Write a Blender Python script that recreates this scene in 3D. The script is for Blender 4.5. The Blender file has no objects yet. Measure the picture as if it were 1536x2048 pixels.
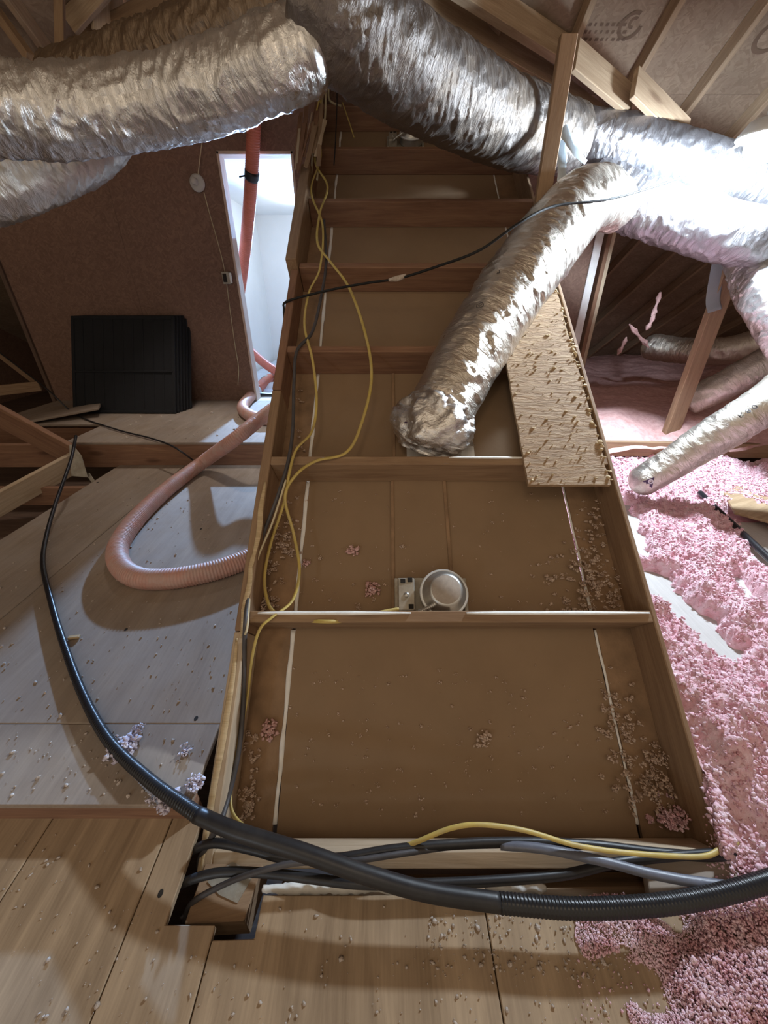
import bpy, bmesh, math, random
import numpy as np
from mathutils import Vector, Matrix, noise as mnoise

random.seed(7); RNG = np.random.default_rng(7)
SC = bpy.context.scene
COL = SC.collection

# ------------------------------------------------------------------ camera
F = 769.0; TH = math.radians(29.0); CAMZ = 1.25
cam_d = bpy.data.cameras.new('camera'); cam = bpy.data.objects.new('camera', cam_d); COL.objects.link(cam)
cam.location = (0, 0, CAMZ); cam.rotation_euler = (math.radians(90) - TH, 0, 0)
cam_d.sensor_fit = 'HORIZONTAL'; cam_d.sensor_width = 36.0; cam_d.lens = 36.0 * F / 1536.0
cam_d.clip_start = 0.02; cam_d.clip_end = 100
SC.camera = cam
CS, SN = math.cos(TH), math.sin(TH)

# ------------------------------------------------------------------ world, lamps, exposure
SC.view_settings.view_transform = 'Standard'; SC.view_settings.look = 'None'
SC.view_settings.exposure = 0.22; SC.view_settings.gamma = 1.0; SC.view_settings.use_curve_mapping = False
W = bpy.data.worlds.new('world'); SC.world = W; W.use_nodes = True
bg = W.node_tree.nodes['Background']
bg.inputs['Color'].default_value = (1.0, 0.82, 0.62, 1); bg.inputs['Strength'].default_value = 0.42
BULB_STRENGTH = 1220.0; BULB_COL = (0.74, 0.87, 1.0)
def lamp(name, loc, power, col, radius):
    d = bpy.data.lights.new(name, 'POINT'); d.energy = power; d.color = col; d.shadow_soft_size = radius
    o = bpy.data.objects.new(name, d); COL.objects.link(o); o.location = loc
    return o
lamp('warm_fill_behind', (-0.25, -0.55, 2.55), 17.0, (1.0, 0.78, 0.54), 0.22)   # added warm fill light behind the viewer, not a lamp of the attic
lamp('cool_fill_behind', (-1.25, -1.05, 0.62), 9.0, (0.66, 0.82, 1.0), 0.09)   # added cool fill low behind the viewer, for a bluish glint on the foil
lamp('room_lamp', (-1.0, 6.2, 2.05), 13.0, (0.86, 0.95, 1.0), 0.12)           # the lamp of the white room past the doorway
def spot(name, loc, aim, power, col, radius, deg, blend):
    d = bpy.data.lights.new(name, 'SPOT'); d.energy = power; d.color = col; d.shadow_soft_size = radius
    d.spot_size = math.radians(deg); d.spot_blend = blend
    o = bpy.data.objects.new(name, d); COL.objects.link(o); o.location = loc
    o.rotation_euler = (Vector(aim)-Vector(loc)).to_track_quat('-Z', 'Y').to_euler(); return o
spot('room_work_light', (-1.32, 7.1, 2.2), (-1.1, 2.0, 0.9), 1900.0, (0.36, 0.60, 1.0), 0.07, 52, 0.4)   # work light at the back of the white room, shining out of the doorway
spot('deck_fill_left', (-1.75, 3.8, 2.9), (-1.8, 2.75, 0.2), 190.0, (1.0, 0.88, 0.78), 0.15, 66, 0.6)   # added unseen spot that brightens the raised deck
SC.cycles.max_bounces = 8; SC.cycles.diffuse_bounces = 5; SC.cycles.glossy_bounces = 4
SC.cycles.sample_clamp_indirect = 6.0

# ------------------------------------------------------------------ from pixel to real place
def ray(px, py):
    u = (px - 768.0) / F; v = (1024.0 - py) / F
    return Vector((u, CS + v * SN, -SN + v * CS))
C0 = Vector((0, 0, CAMZ))
def at_t(px, py, t): return C0 + ray(px, py) * t
def at_z(px, py, z):
    d = ray(px, py); return C0 + d * ((z - CAMZ) / d.z)
def at_y(px, py, y):
    d = ray(px, py); return C0 + d * (y / d.y)
def at_x(px, py, x):
    d = ray(px, py); return C0 + d * (x / d.x)
UV_ = Vector((0, 0.807, 0.5906)).normalized(); NV = Vector((0, -0.5906, 0.807)).normalized()
Q0 = Vector((0, 0.442, -0.045)); BAY = 0.61; DEPTH = 0.14
def at_slope(px, py, off=0.0):
    d = ray(px, py); t = (off - NV.dot(C0 - Q0)) / NV.dot(d); return C0 + d * t
def slope(s, x, off=0.0): return Q0 + UV_ * s + NV * off + Vector((x, 0, 0))
def s_of(p): return (p - Q0).dot(UV_)

# ------------------------------------------------------------------ materials
def newmat(name):
    m = bpy.data.materials.new(name); m.use_nodes = True
    nt = m.node_tree; b = nt.nodes['Principled BSDF']
    return m, nt, b
def N(nt, t, **kw):
    n = nt.nodes.new(t)
    for k, v in kw.items(): setattr(n, k, v)
    return n
def L(nt, a, b): nt.links.new(a, b)
def c4(c): return (c[0], c[1], c[2], 1)
def s2l(r, g, b):
    f = lambda v: (v/255/12.92) if v/255 <= 0.04045 else ((v/255+0.055)/1.055)**2.4
    return (f(r), f(g), f(b))
def ramp(nt, fac, stops):
    r = N(nt, 'ShaderNodeValToRGB'); e = r.color_ramp.elements
    while len(e) < len(stops): e.new(0.5)
    for i, (p, c) in enumerate(stops): e[i].position = p; e[i].color = c4(c)
    L(nt, fac, r.inputs[0]); return r.outputs[0]
def coords(nt, scale, uv=False):
    tc = N(nt, 'ShaderNodeTexCoord'); oi = N(nt, 'ShaderNodeObjectInfo')
    mul = N(nt, 'ShaderNodeMath', operation='MULTIPLY'); mul.inputs[1].default_value = 17.0
    L(nt, oi.outputs['Random'], mul.inputs[0])
    ad = N(nt, 'ShaderNodeVectorMath', operation='ADD')
    L(nt, tc.outputs['UV' if uv else 'Object'], ad.inputs[0]); L(nt, mul.outputs[0], ad.inputs[1])
    mp = N(nt, 'ShaderNodeMapping'); mp.inputs['Scale'].default_value = scale
    L(nt, ad.outputs[0], mp.inputs['Vector'])
    return mp.outputs[0], ad.outputs[0]
def noise(nt, vec, scale, detail=5, rough=0.55, dist=0.0):
    n = N(nt, 'ShaderNodeTexNoise'); n.inputs['Scale'].default_value = scale; n.inputs['Detail'].default_value = detail
    n.inputs['Roughness'].default_value = rough; n.inputs['Distortion'].default_value = dist
    L(nt, vec, n.inputs['Vector']); return n.outputs['Fac']
def mixc(nt, fac, a, b, mode='MIX'):
    m = N(nt, 'ShaderNodeMix', data_type='RGBA', blend_type=mode)
    for sock, v in ((m.inputs[0], fac), (m.inputs[6], a), (m.inputs[7], b)):
        if isinstance(v, (int, float)): sock.default_value = v
        elif isinstance(v, tuple): sock.default_value = c4(v)
        else: L(nt, v, sock)
    return m.outputs[2]
def bump(nt, b, h, strength, dist=0.01):
    n = N(nt, 'ShaderNodeBump'); n.inputs['Strength'].default_value = strength; n.inputs['Distance'].default_value = dist
    L(nt, h, n.inputs['Height']); L(nt, n.outputs[0], b.inputs['Normal'])

def wood(name, dark, light, dust=0.0, dustc=(0.5, 0.47, 0.44), stretch=14.0, rough=0.8, fscale=2.2, knots=True, swap=False, bstr=0.25, bdist=0.004):
    sw = (lambda a, b, c: (b, a, c)) if swap else (lambda a, b, c: (a, b, c))
    m, nt, b = newmat(name)
    v, raw = coords(nt, sw(1.2, stretch, stretch))
    g = noise(nt, v, fscale, 6, 0.6, 0.9)
    col = ramp(nt, g, [(0.28, dark), (0.52, tuple((x+y)/2 for x, y in zip(dark, light))), (0.74, light)])
    v2, _ = coords(nt, sw(4, stretch*9, stretch*9))
    fine = noise(nt, v2, 2.0, 3)
    col = mixc(nt, 0.45, col, ramp(nt, fine, [(0.3, (0.55, 0.52, 0.5)), (0.65, (1, 1, 1))]), 'MULTIPLY')
    if knots:
        vo = N(nt, 'ShaderNodeTexVoronoi'); vo.inputs['Scale'].default_value = 1.0
        kv, _ = coords(nt, (1.6, 5.0, 5.0)); L(nt, kv, vo.inputs['Vector'])
        k = ramp(nt, vo.outputs['Distance'], [(0.05, (0.35, 0.25, 0.18)), (0.13, (1, 1, 1))])
        col = mixc(nt, 0.8, col, k, 'MULTIPLY')
    if dust:
        d = noise(nt, raw, 3.2, 6, 0.65)
        df = ramp(nt, d, [(0.35, (dust*0.35,)*3), (0.68, (dust,)*3)])
        col = mixc(nt, df, col, dustc)
    L(nt, col, b.inputs['Base Color']); b.inputs['Roughness'].default_value = rough
    bump(nt, b, g, bstr, bdist)
    return m

def osb(name, c1, c2, c3, scale=1.0, dust=0.0, dustc=(0.5, 0.42, 0.4), bstr=0.5):
    m, nt, b = newmat(name)
    cols = []; hs = []
    for rot in (0.25, 1.1, -0.75):
        v, raw = coords(nt, (1, 1, 1))
        wn = N(nt, 'ShaderNodeTexNoise'); wn.inputs['Scale'].default_value = 5*scale; L(nt, raw, wn.inputs['Vector'])
        wm = N(nt, 'ShaderNodeMixRGB'); wm.inputs[0].default_value = 0.06; L(nt, raw, wm.inputs[1]); L(nt, wn.outputs['Color'], wm.inputs[2])
        mp0 = N(nt, 'ShaderNodeMapping'); mp0.inputs['Rotation'].default_value = (0, 0, rot); L(nt, wm.outputs[0], mp0.inputs['Vector'])
        mp = N(nt, 'ShaderNodeMapping'); mp.inputs['Scale'].default_value = (9*scale, 42*scale, 1.0); L(nt, mp0.outputs[0], mp.inputs['Vector'])
        vo = N(nt, 'ShaderNodeTexVoronoi'); vo.inputs['Scale'].default_value = 1.0; L(nt, mp.outputs[0], vo.inputs['Vector'])
        sp = N(nt, 'ShaderNodeSeparateColor'); L(nt, vo.outputs['Color'], sp.inputs[0])
        cols.append(sp.outputs[0]); hs.append(vo.outputs['Distance'])
    _, raw = coords(nt, (1, 1, 1))
    sel = noise(nt, raw, 14*scale, 3); sel2 = noise(nt, raw, 9*scale, 2)
    f1 = ramp(nt, sel, [(0.46, (0, 0, 0)), (0.52, (1, 1, 1))]); f2 = ramp(nt, sel2, [(0.5, (0, 0, 0)), (0.56, (1, 1, 1))])
    v = mixc(nt, f2, mixc(nt, f1, cols[0], cols[1]), cols[2])
    big = noise(nt, raw, 1.3*scale, 4)
    vv = mixc(nt, 0.3, v, big)
    col = ramp(nt, vv, [(0.15, c1), (0.5, c2), (0.85, c3)])
    if dust:
        d = noise(nt, raw, 3.0, 6, 0.65)
        col = mixc(nt, ramp(nt, d, [(0.35, (dust*0.3,)*3), (0.7, (dust,)*3)]), col, dustc)
    L(nt, col, b.inputs['Base Color']); b.inputs['Roughness'].default_value = 0.75
    bump(nt, b, v, bstr, 0.002)
    return m

def plain(name, col, rough=0.7, metal=0.0, var=0.25, nscale=6.0, bstr=0.1, dust=0.0, dustc=(0.45, 0.40, 0.36), emit=None):
    m, nt, b = newmat(name)
    _, raw = coords(nt, (1, 1, 1))
    g = noise(nt, raw, nscale, 6, 0.6)
    lo = tuple(max(0, x*(1-var)) for x in col); hi = tuple(min(1, x*(1+var)) for x in col)
    c = ramp(nt, g, [(0.3, lo), (0.7, hi)])
    if dust:
        d = noise(nt, raw, nscale*1.7, 6, 0.7)
        c = mixc(nt, ramp(nt, d, [(0.4, (0, 0, 0)), (0.68, (dust,)*3)]), c, dustc)
    L(nt, c, b.inputs['Base Color']); b.inputs['Roughness'].default_value = rough; b.inputs['Metallic'].default_value = metal
    f = noise(nt, raw, nscale*14, 3)
    if bstr: bump(nt, b, f, bstr, 0.003)
    if emit: b.inputs['Emission Color'].default_value = c4(emit[0]); b.inputs['Emission Strength'].default_value = emit[1]
    return m

def foil(name, col=(0.80, 0.79, 0.78), rough=0.24, dust=0.25, strength=0.8):
    m, nt, b = newmat(name)
    v, raw = coords(nt, (26, 7, 1), uv=True)
    n1 = noise(nt, v, 1.0, 8, 0.62, 1.6)
    v2, _ = coords(nt, (90, 60, 1), uv=True)
    n2 = noise(nt, v2, 1.0, 3, 0.6, 0.5)
    mx = N(nt, 'ShaderNodeMath', operation='MULTIPLY_ADD'); mx.inputs[1].default_value = 0.25
    L(nt, n2, mx.inputs[0]); L(nt, n1, mx.inputs[2])
    d = noise(nt, raw, 7, 6, 0.7)
    c = mixc(nt, ramp(nt, d, [(0.45, (0, 0, 0)), (0.75, (dust,)*3)]), col, (0.36, 0.28, 0.2))
    L(nt, c, b.inputs['Base Color'])
    b.inputs['Metallic'].default_value = 0.95
    L(nt, ramp(nt, d, [(0.35, (rough,)*3), (0.75, (rough+0.22,)*3)]), b.inputs['Roughness'])
    bump(nt, b, mx.outputs[0], strength, 0.012)
    return m

def fluff(name, c1, c2, nscale=22):
    m, nt, b = newmat(name)
    _, raw = coords(nt, (1, 1, 1))
    g = noise(nt, raw, nscale, 5, 0.65)
    L(nt, ramp(nt, g, [(0.3, c1), (0.66, c2)]), b.inputs['Base Color']); b.inputs['Roughness'].default_value = 1.0
    b.inputs['Specular IOR Level'].default_value = 0.05
    bump(nt, b, noise(nt, raw, nscale*6, 4), 0.6, 0.008)
    return m

M = {}
M['lumber'] = wood('lumber', (0.24, 0.135, 0.07), (0.44, 0.29, 0.165), dust=0.25, dustc=(0.36, 0.27, 0.2))
M['lumber_pale'] = wood('lumber_pale', (0.46, 0.33, 0.20), (0.66, 0.52, 0.36), dust=0.3, dustc=(0.5, 0.43, 0.36))
M['beam'] = wood('beam', (0.34, 0.225, 0.135), (0.56, 0.42, 0.28), dust=0.2, dustc=(0.42, 0.33, 0.25))
M['lumber_red'] = wood('lumber_red', (0.19, 0.085, 0.048), (0.35, 0.19, 0.105), dust=0.2, dustc=(0.30, 0.20, 0.15))
M['lumber_dark'] = wood('lumber_dark', (0.10, 0.06, 0.045), (0.2, 0.13, 0.09))
M['splinter'] = wood('splinter', (0.50, 0.36, 0.19), (0.75, 0.60, 0.38), knots=False)
M['deck'] = wood('deck', (0.22, 0.155, 0.105), (0.38, 0.29, 0.205), dust=0.6, dustc=(0.38, 0.335, 0.30), stretch=7, fscale=1.6, knots=False)
M['deck_front'] = wood('deck_front', (0.21, 0.135, 0.072), (0.53, 0.38, 0.235), dust=0.4, dustc=(0.42, 0.32, 0.225), stretch=9, fscale=1.5, knots=False)
M['deck_white'] = wood('deck_white', (0.42, 0.40, 0.37), (0.62, 0.60, 0.57), dust=0.7, dustc=(0.66, 0.65, 0.64), stretch=8, knots=False)
M['ply_scrap'] = wood('ply_scrap', (0.36, 0.24, 0.13), (0.55, 0.40, 0.25), stretch=9, knots=False)
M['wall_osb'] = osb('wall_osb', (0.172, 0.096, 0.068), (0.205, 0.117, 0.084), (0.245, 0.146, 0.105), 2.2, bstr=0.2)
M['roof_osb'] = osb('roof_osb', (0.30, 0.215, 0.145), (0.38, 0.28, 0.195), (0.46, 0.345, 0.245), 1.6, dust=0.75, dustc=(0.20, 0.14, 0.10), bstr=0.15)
M['flap_osb'] = wood('flap_osb', (0.36, 0.22, 0.115), (0.62, 0.44, 0.26), dust=0.25, dustc=(0.56, 0.40, 0.27), stretch=6, fscale=11.0, knots=False, swap=True, bstr=1.0, bdist=0.014)
M['paper'] = plain('paper', (0.285, 0.188, 0.110), 0.85, var=0.10, nscale=3, bstr=0.12, dust=0.3, dustc=(0.30, 0.21, 0.13))
M['paper_rough'] = plain('paper_rough', (0.30, 0.19, 0.11), 0.9, var=0.3, nscale=9, bstr=0.4)
M['joint'] = plain('joint', (0.90, 0.89, 0.86), 0.8, var=0.08, nscale=20)
M['white_board'] = plain('white_board', (0.85, 0.86, 0.86), 0.8, var=0.03, nscale=2)
M['jamb'] = wood('jamb', (0.62, 0.45, 0.36), (0.80, 0.66, 0.56), knots=False)
M['sheet'] = plain('sheet', (0.62, 0.70, 0.80), 0.4, var=0.15, nscale=5, bstr=0.6)
M['foil'] = foil('foil')
M['foil_shade'] = foil('foil_shade', (0.25, 0.225, 0.21), 0.48, 0.6, 0.9)  # same foil, shade put into its colour by darkening and dulling it
M['foil_warm'] = foil('foil_warm', (0.76, 0.70, 0.62), 0.26, 0.45, 0.8)
M['foil_bright'] = foil('foil_bright', (0.42, 0.42, 0.45), 0.32, 0.2, 0.8)
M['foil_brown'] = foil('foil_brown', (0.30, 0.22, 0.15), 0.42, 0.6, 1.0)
M['foil_dusty'] = foil('foil_dusty', (0.66, 0.61, 0.54), 0.34, 0.6, 0.7)
M['foil_bunch'] = foil('foil_bunch', (0.80, 0.78, 0.76), 0.20, 0.25, 1.0)
M['tape'] = plain('tape', (0.26, 0.27, 0.28), 0.5, var=0.08)
M['bright_tape'] = plain('bright_tape', (0.62, 0.72, 0.80), 0.3, 0.4, var=0.1)
M['black'] = plain('black', (0.014, 0.014, 0.017), 0.42, var=0.2, bstr=0.05, dust=0.25, dustc=(0.09, 0.085, 0.08))
M['black_gloss'] = plain('black_gloss', (0.016, 0.017, 0.02), 0.30, var=0.2, bstr=0.03)
M['grey_cable'] = plain('grey_cable', (0.075, 0.070, 0.075), 0.5, var=0.3, nscale=12)
M['blue_grey_cable'] = plain('blue_grey_cable', (0.13, 0.14, 0.18), 0.4, var=0.3, nscale=12)
M['yellow'] = plain('yellow', (0.58, 0.44, 0.12), 0.45, var=0.18, nscale=14, bstr=0.05, dust=0.45, dustc=(0.46, 0.36, 0.2))
M['cream_cable'] = plain('cream_cable', (0.62, 0.54, 0.36), 0.5, var=0.15, nscale=14)
M['hose'] = plain('hose', (0.56, 0.30, 0.24), 0.5, var=0.12, nscale=9, bstr=0.05, dust=0.75, dustc=(0.54, 0.41, 0.36))
M['hose_red'] = plain('hose_red', (0.66, 0.20, 0.13), 0.45, var=0.1, nscale=9, bstr=0.05)
M['galv'] = plain('galv', (0.62, 0.62, 0.60), 0.38, 0.85, var=0.15, nscale=9, dust=0.35, dustc=(0.36, 0.31, 0.25))
M['galv_dusty'] = plain('galv_dusty', (0.46, 0.43, 0.37), 0.6, 0.5, var=0.3, nscale=14, dust=0.7, dustc=(0.34, 0.28, 0.21))
M['can_top'] = plain('can_top', (0.40, 0.34, 0.29), 0.95, 0.0, var=0.2, nscale=40, dust=0.6, dustc=(0.40, 0.33, 0.27))
M['white_metal'] = plain('white_metal', (0.80, 0.82, 0.83), 0.4, 0.2, var=0.05)
M['plastic_white'] = plain('plastic_white', (0.55, 0.53, 0.50), 0.5, var=0.06)
M['panel_black'] = plain('panel_black', (0.008, 0.009, 0.012), 0.85, var=0.2, bstr=0.04)
M['gap_black'] = plain('gap_black', (0.006, 0.006, 0.006), 0.7, bstr=0)
M['gap'] = plain('gap', (0.02, 0.016, 0.013), 0.9)
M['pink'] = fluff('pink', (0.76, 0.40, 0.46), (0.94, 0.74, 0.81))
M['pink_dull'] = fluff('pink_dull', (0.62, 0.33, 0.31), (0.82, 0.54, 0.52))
M['tuft_brown'] = fluff('tuft_brown', (0.55, 0.39, 0.29), (0.80, 0.64, 0.53), 40)
M['tuft_pink'] = fluff('tuft_pink', (0.66, 0.37, 0.35), (0.88, 0.62, 0.60), 40)
M['tuft_lilac'] = fluff('tuft_lilac', (0.55, 0.48, 0.58), (0.80, 0.76, 0.84), 40)
M['crumb'] = fluff('crumb', (0.45, 0.36, 0.29), (0.70, 0.61, 0.54), 60)
M['ink'] = plain('ink', (0.045, 0.04, 0.05), 0.5, bstr=0)
M['ink_brown'] = plain('ink_brown', (0.16, 0.105, 0.07), 0.8, bstr=0)
M['ink_purple'] = plain('ink_purple', (0.06, 0.03, 0.09), 0.5, bstr=0)
M['ink_white'] = plain('ink_white', (0.75, 0.73, 0.78), 0.5, bstr=0)
M['bulb'] = plain('bulb', (0.9, 0.9, 0.9), 0.5, bstr=0, emit=(BULB_COL, BULB_STRENGTH))

# ------------------------------------------------------------------ object helpers
WM = {}
def put(o, world, parent=None):
    COL.objects.link(o); WM[o.name] = world.copy()
    if parent is not None:
        o.parent = parent; o.matrix_parent_inverse = WM[parent.name].inverted()
    o.matrix_basis = world
    return o
def tag(o, label=None, cat=None, group=None, kind=None):
    if label: o['label'] = label
    if cat: o['category'] = cat
    if group: o['group'] = group
    if kind: o['kind'] = kind
    return o
def empty(name, loc=(0, 0, 0), label=None, cat=None, group=None, kind=None):
    o = bpy.data.objects.new(name, None); o.empty_display_size = 0.1
    put(o, Matrix.Translation(Vector(loc))); return tag(o, label, cat, group, kind)
def meshobj(name, me, mat, world=Matrix.Identity(4), parent=None, smooth=False):
    if isinstance(mat, str): mat = M[mat]
    if not me.materials: me.materials.append(mat)
    if smooth: me.polygons.foreach_set('use_smooth', np.ones(len(me.polygons), dtype=bool))
    return put(bpy.data.objects.new(name, me), world, parent)
def bm_obj(name, bm, mat, world=Matrix.Identity(4), parent=None, smooth=False):
    me = bpy.data.meshes.new(name); bm.normal_update(); bm.to_mesh(me); bm.free()
    return meshobj(name, me, mat, world, parent, smooth)
def np_mesh(name, V, Q, uvs=None, tri=False):
    me = bpy.data.meshes.new(name); V = np.asarray(V, dtype=np.float32); Q = np.asarray(Q, dtype=np.int32)
    k = Q.shape[1]
    me.vertices.add(len(V)); me.vertices.foreach_set('co', V.ravel())
    me.loops.add(Q.size); me.loops.foreach_set('vertex_index', Q.ravel())
    me.polygons.add(len(Q)); me.polygons.foreach_set('loop_start', np.arange(0, Q.size, k, dtype=np.int32))
    me.polygons.foreach_set('loop_total', np.full(len(Q), k, dtype=np.int32))
    if uvs is not None:
        l = me.uv_layers.new(name='UVMap'); l.data.foreach_set('uv', np.asarray(uvs, dtype=np.float32)[Q.ravel()].ravel())
    me.update(calc_edges=True); me.validate()
    return me
def frame(x, y=None, z=None, loc=(0, 0, 0)):
    m = Matrix.Identity(4)
    for i, a in enumerate((x, y, z)):
        for r in range(3): m[r][i] = a[r]
    for r in range(3): m[r][3] = loc[r]
    return m
def box_bm(l, w, t, bev=0.003, wob=0.0):
    bm = bmesh.new(); bmesh.ops.create_cube(bm, size=1.0)
    for v in bm.verts: v.co = Vector((v.co.x*l, v.co.y*w, v.co.z*t))
    if bev: bmesh.ops.bevel(bm, geom=bm.edges[:], offset=min(bev, 0.3*min(l, w, t)), segments=1, affect='EDGES', profile=0.5)
    return bm
def board(name, p0, p1, w, t, up, mat, parent=None, bev=0.003, **kw):
    """a sawn board from p0 to p1; w is its width along 'up', t its thickness"""
    p0, p1, up = Vector(p0), Vector(p1), Vector(up)
    x = (p1 - p0).normalized(); y = (up - x*up.dot(x)).normalized(); z = x.cross(y)
    o = bm_obj(name, box_bm((p1-p0).length, w, t, bev), mat, frame(x, y, z, (p0+p1)/2), parent)
    return tag(o, **kw)
def prism(name, poly, z0, z1, mat, parent=None, grain=0.0, bev=0.002, **kw):
    """a flat sheet with outline poly (x, y), from z0 up to z1"""
    cx = sum(p[0] for p in poly)/len(poly); cy = sum(p[1] for p in poly)/len(poly)
    R = Matrix.Rotation(grain, 4, 'Z'); Wd = Matrix.Translation((cx, cy, z0)) @ R; inv = Wd.inverted()
    bm = bmesh.new()
    vs = [bm.verts.new(inv @ Vector((p[0], p[1], z0))) for p in poly]
    f = bm.faces.new(vs); bm.normal_update()
    if f.normal.z > 0: f.normal_flip()
    r = bmesh.ops.extrude_face_region(bm, geom=[f])
    for e in r['geom']:
        if isinstance(e, bmesh.types.BMVert): e.co.z += z1 - z0
    bmesh.ops.recalc_face_normals(bm, faces=bm.faces[:])
    if bev: bmesh.ops.bevel(bm, geom=bm.edges[:], offset=bev, segments=1, affect='EDGES')
    return tag(bm_obj(name, bm, mat, Wd, parent), **kw)
def panel(name, o, ux, uy, poly, t, mat, parent=None, hole=None, **kw):
    """a flat sheet in the plane of ux, uy through o; poly in that plane, thickness t along the normal"""
    ux = Vector(ux).normalized(); uy = Vector(uy).normalized(); n = ux.cross(uy)
    bm = bmesh.new(); f = bm.faces.new([bm.verts.new((a, b, 0)) for a, b in poly]); bm.normal_update()
    r = bmesh.ops.extrude_face_region(bm, geom=[f])
    for e in r['geom']:
        if isinstance(e, bmesh.types.BMVert): e.co.z += t
    bmesh.ops.recalc_face_normals(bm, faces=bm.faces[:])
    return tag(bm_obj(name, bm, mat, frame(ux, uy, n, o), parent), **kw)
def lathe(name, prof, mat, world, parent=None, seg=40, **kw):
    V = []; Q = []
    n = len(prof)
    for i in range(seg):
        a = 2*math.pi*i/seg
        for r, z in prof: V.append((r*math.cos(a), r*math.sin(a), z))
    for i in range(seg):
        j = (i+1) % seg
        for k in range(n-1): Q.append((i*n+k, j*n+k, j*n+k+1, i*n+k+1))
    me = np_mesh(name, V, Q); o = meshobj(name, me, mat, world, parent, True)
    return tag(o, **kw)

# numpy value noise
def _h(ix, iy, iz):
    h = (ix.astype(np.int64)*374761393 + iy.astype(np.int64)*668265263 + iz.astype(np.int64)*2147483647) & 0xffffffff
    h = ((h ^ (h >> 13))*1274126177) & 0xffffffff
    return ((h ^ (h >> 16)) & 0xffff)/65535.0
def vnoise(x, y, z):
    x, y, z = np.broadcast_arrays(np.asarray(x, float), np.asarray(y, float), np.asarray(z, float))
    ix, iy, iz = np.floor(x), np.floor(y), np.floor(z); fx, fy, fz = x-ix, y-iy, z-iz
    s = lambda f: f*f*(3-2*f); fx, fy, fz = s(fx), s(fy), s(fz); r = 0
    for dx in (0, 1):
        for dy in (0, 1):
            for dz in (0, 1):
                r = r + _h(ix+dx, iy+dy, iz+dz)*(fx if dx else 1-fx)*(fy if dy else 1-fy)*(fz if dz else 1-fz)
    return r
def fbm(x, y, z=0.0, o=4, g=0.5):
    a, r, t = 1.0, 0, 0
    for i in range(o):
        r = r + a*vnoise(x*2**i + 13*i, y*2**i + 7*i, z*2**i + 3*i); t += a; a *= g
    return r/t

def smooth_path(pts, ds):
    P = [np.array(p, float) for p in pts]
    P = [2*P[0]-P[1]] + P + [2*P[-1]-P[-2]]; out = []
    for i in range(1, len(P)-2):
        p0, p1, p2, p3 = P[i-1:i+3]
        for t in np.linspace(0, 1, 40, endpoint=False):
            out.append(0.5*((2*p1)+(-p0+p2)*t+(2*p0-5*p1+4*p2-p3)*t*t+(-p0+3*p1-3*p2+p3)*t**3))
    out.append(P[-2]); out = np.array(out)
    d = np.r_[0, np.cumsum(np.linalg.norm(np.diff(out, axis=0), axis=1))]
    n = max(2, int(d[-1]/ds)+1); s = np.linspace(0, d[-1], n)
    return np.stack([np.interp(s, d, out[:, k]) for k in range(3)], 1), s
def frames(P):
    T = np.gradient(P, axis=0); T /= np.linalg.norm(T, axis=1)[:, None]+1e-9
    A = np.zeros_like(P); B = np.zeros_like(P)
    a = np.cross(T[0], (0, 0, 1.0)); a = a if np.linalg.norm(a) > 1e-3 else np.array((1.0, 0, 0)); a /= np.linalg.norm(a)
    for i in range(len(P)):
        a = a - T[i]*a.dot(T[i]); a /= np.linalg.norm(a); A[i] = a; B[i] = np.cross(T[i], a)
    return T, A, B
def tube(name, pts, r, mat, parent=None, seg=12, ds=0.01, rfun=None, caps=True, flat=1.0, keep=None, **kw):
    P, s = smooth_path(pts, ds); T, A, B = frames(P); n = len(P)
    th = np.linspace(0, 2*np.pi, seg+1)
    R = np.interp(s, np.linspace(0, s[-1], len(r)), r)[:, None]*np.ones((n, seg+1)) if isinstance(r, (list, tuple)) else np.full((n, seg+1), r)
    if rfun is not None: R = rfun(s[:, None]*np.ones((1, seg+1)), th[None, :]*np.ones((n, 1)), R, s[-1])
    V = P[:, None, :] + A[:, None, :]*(R*np.cos(th))[..., None] + B[:, None, :]*(R*np.sin(th)*flat)[..., None]
    rm = float(np.mean(R)); UVs = np.stack([s[:, None]*np.ones((1, seg+1)), th[None, :]*rm*np.ones((n, 1))], -1)
    if keep is not None: keep['P'], keep['s'], keep['V'], keep['seg'] = P, s, V, seg
    c = P.mean(0); V = V.reshape(-1, 3) - c; idx = np.arange(n*(seg+1)).reshape(n, seg+1)
    Q = np.stack([idx[:-1, :-1], idx[:-1, 1:], idx[1:, 1:], idx[1:, :-1]], -1).reshape(-1, 4)
    UVl = UVs.reshape(-1, 2)
    if caps:
        c0, c1 = len(V), len(V)+1
        V = np.r_[V, [P[0]-c], [P[-1]-c]]; UVl = np.r_[UVl, [[0, 0]], [[s[-1], 0]]]
        q0 = np.stack([np.full(seg, c0), np.full(seg, c0), idx[0, 1:], idx[0, :-1]], -1)
        q1 = np.stack([np.full(seg, c1), np.full(seg, c1), idx[-1, :-1], idx[-1, 1:]], -1)
        me = bpy.data.meshes.new(name)
        faces = [tuple(q) for q in Q] + [(a, cc, d) for a, _, cc, d in q0] + [(a, cc, d) for a, _, cc, d in q1]
        me.from_pydata([tuple(v) for v in V], [], [tuple(int(i) for i in f) for f in faces])
        l = me.uv_layers.new(name='UVMap'); li = np.zeros(len(me.loops), dtype=np.int32); me.loops.foreach_get('vertex_index', li)
        l.data.foreach_set('uv', UVl[li].astype(np.float32).ravel())
    else: me = np_mesh(name, V, Q, UVl)
    me.update()
    o = meshobj(name, me, mat, Matrix.Translation(Vector(c)), parent, True)
    return tag(o, **kw)
def corr(pitch, amp):
    return lambda s, th, R, Ln: R*(1 + amp*np.sin(2*np.pi*s/pitch))
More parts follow.
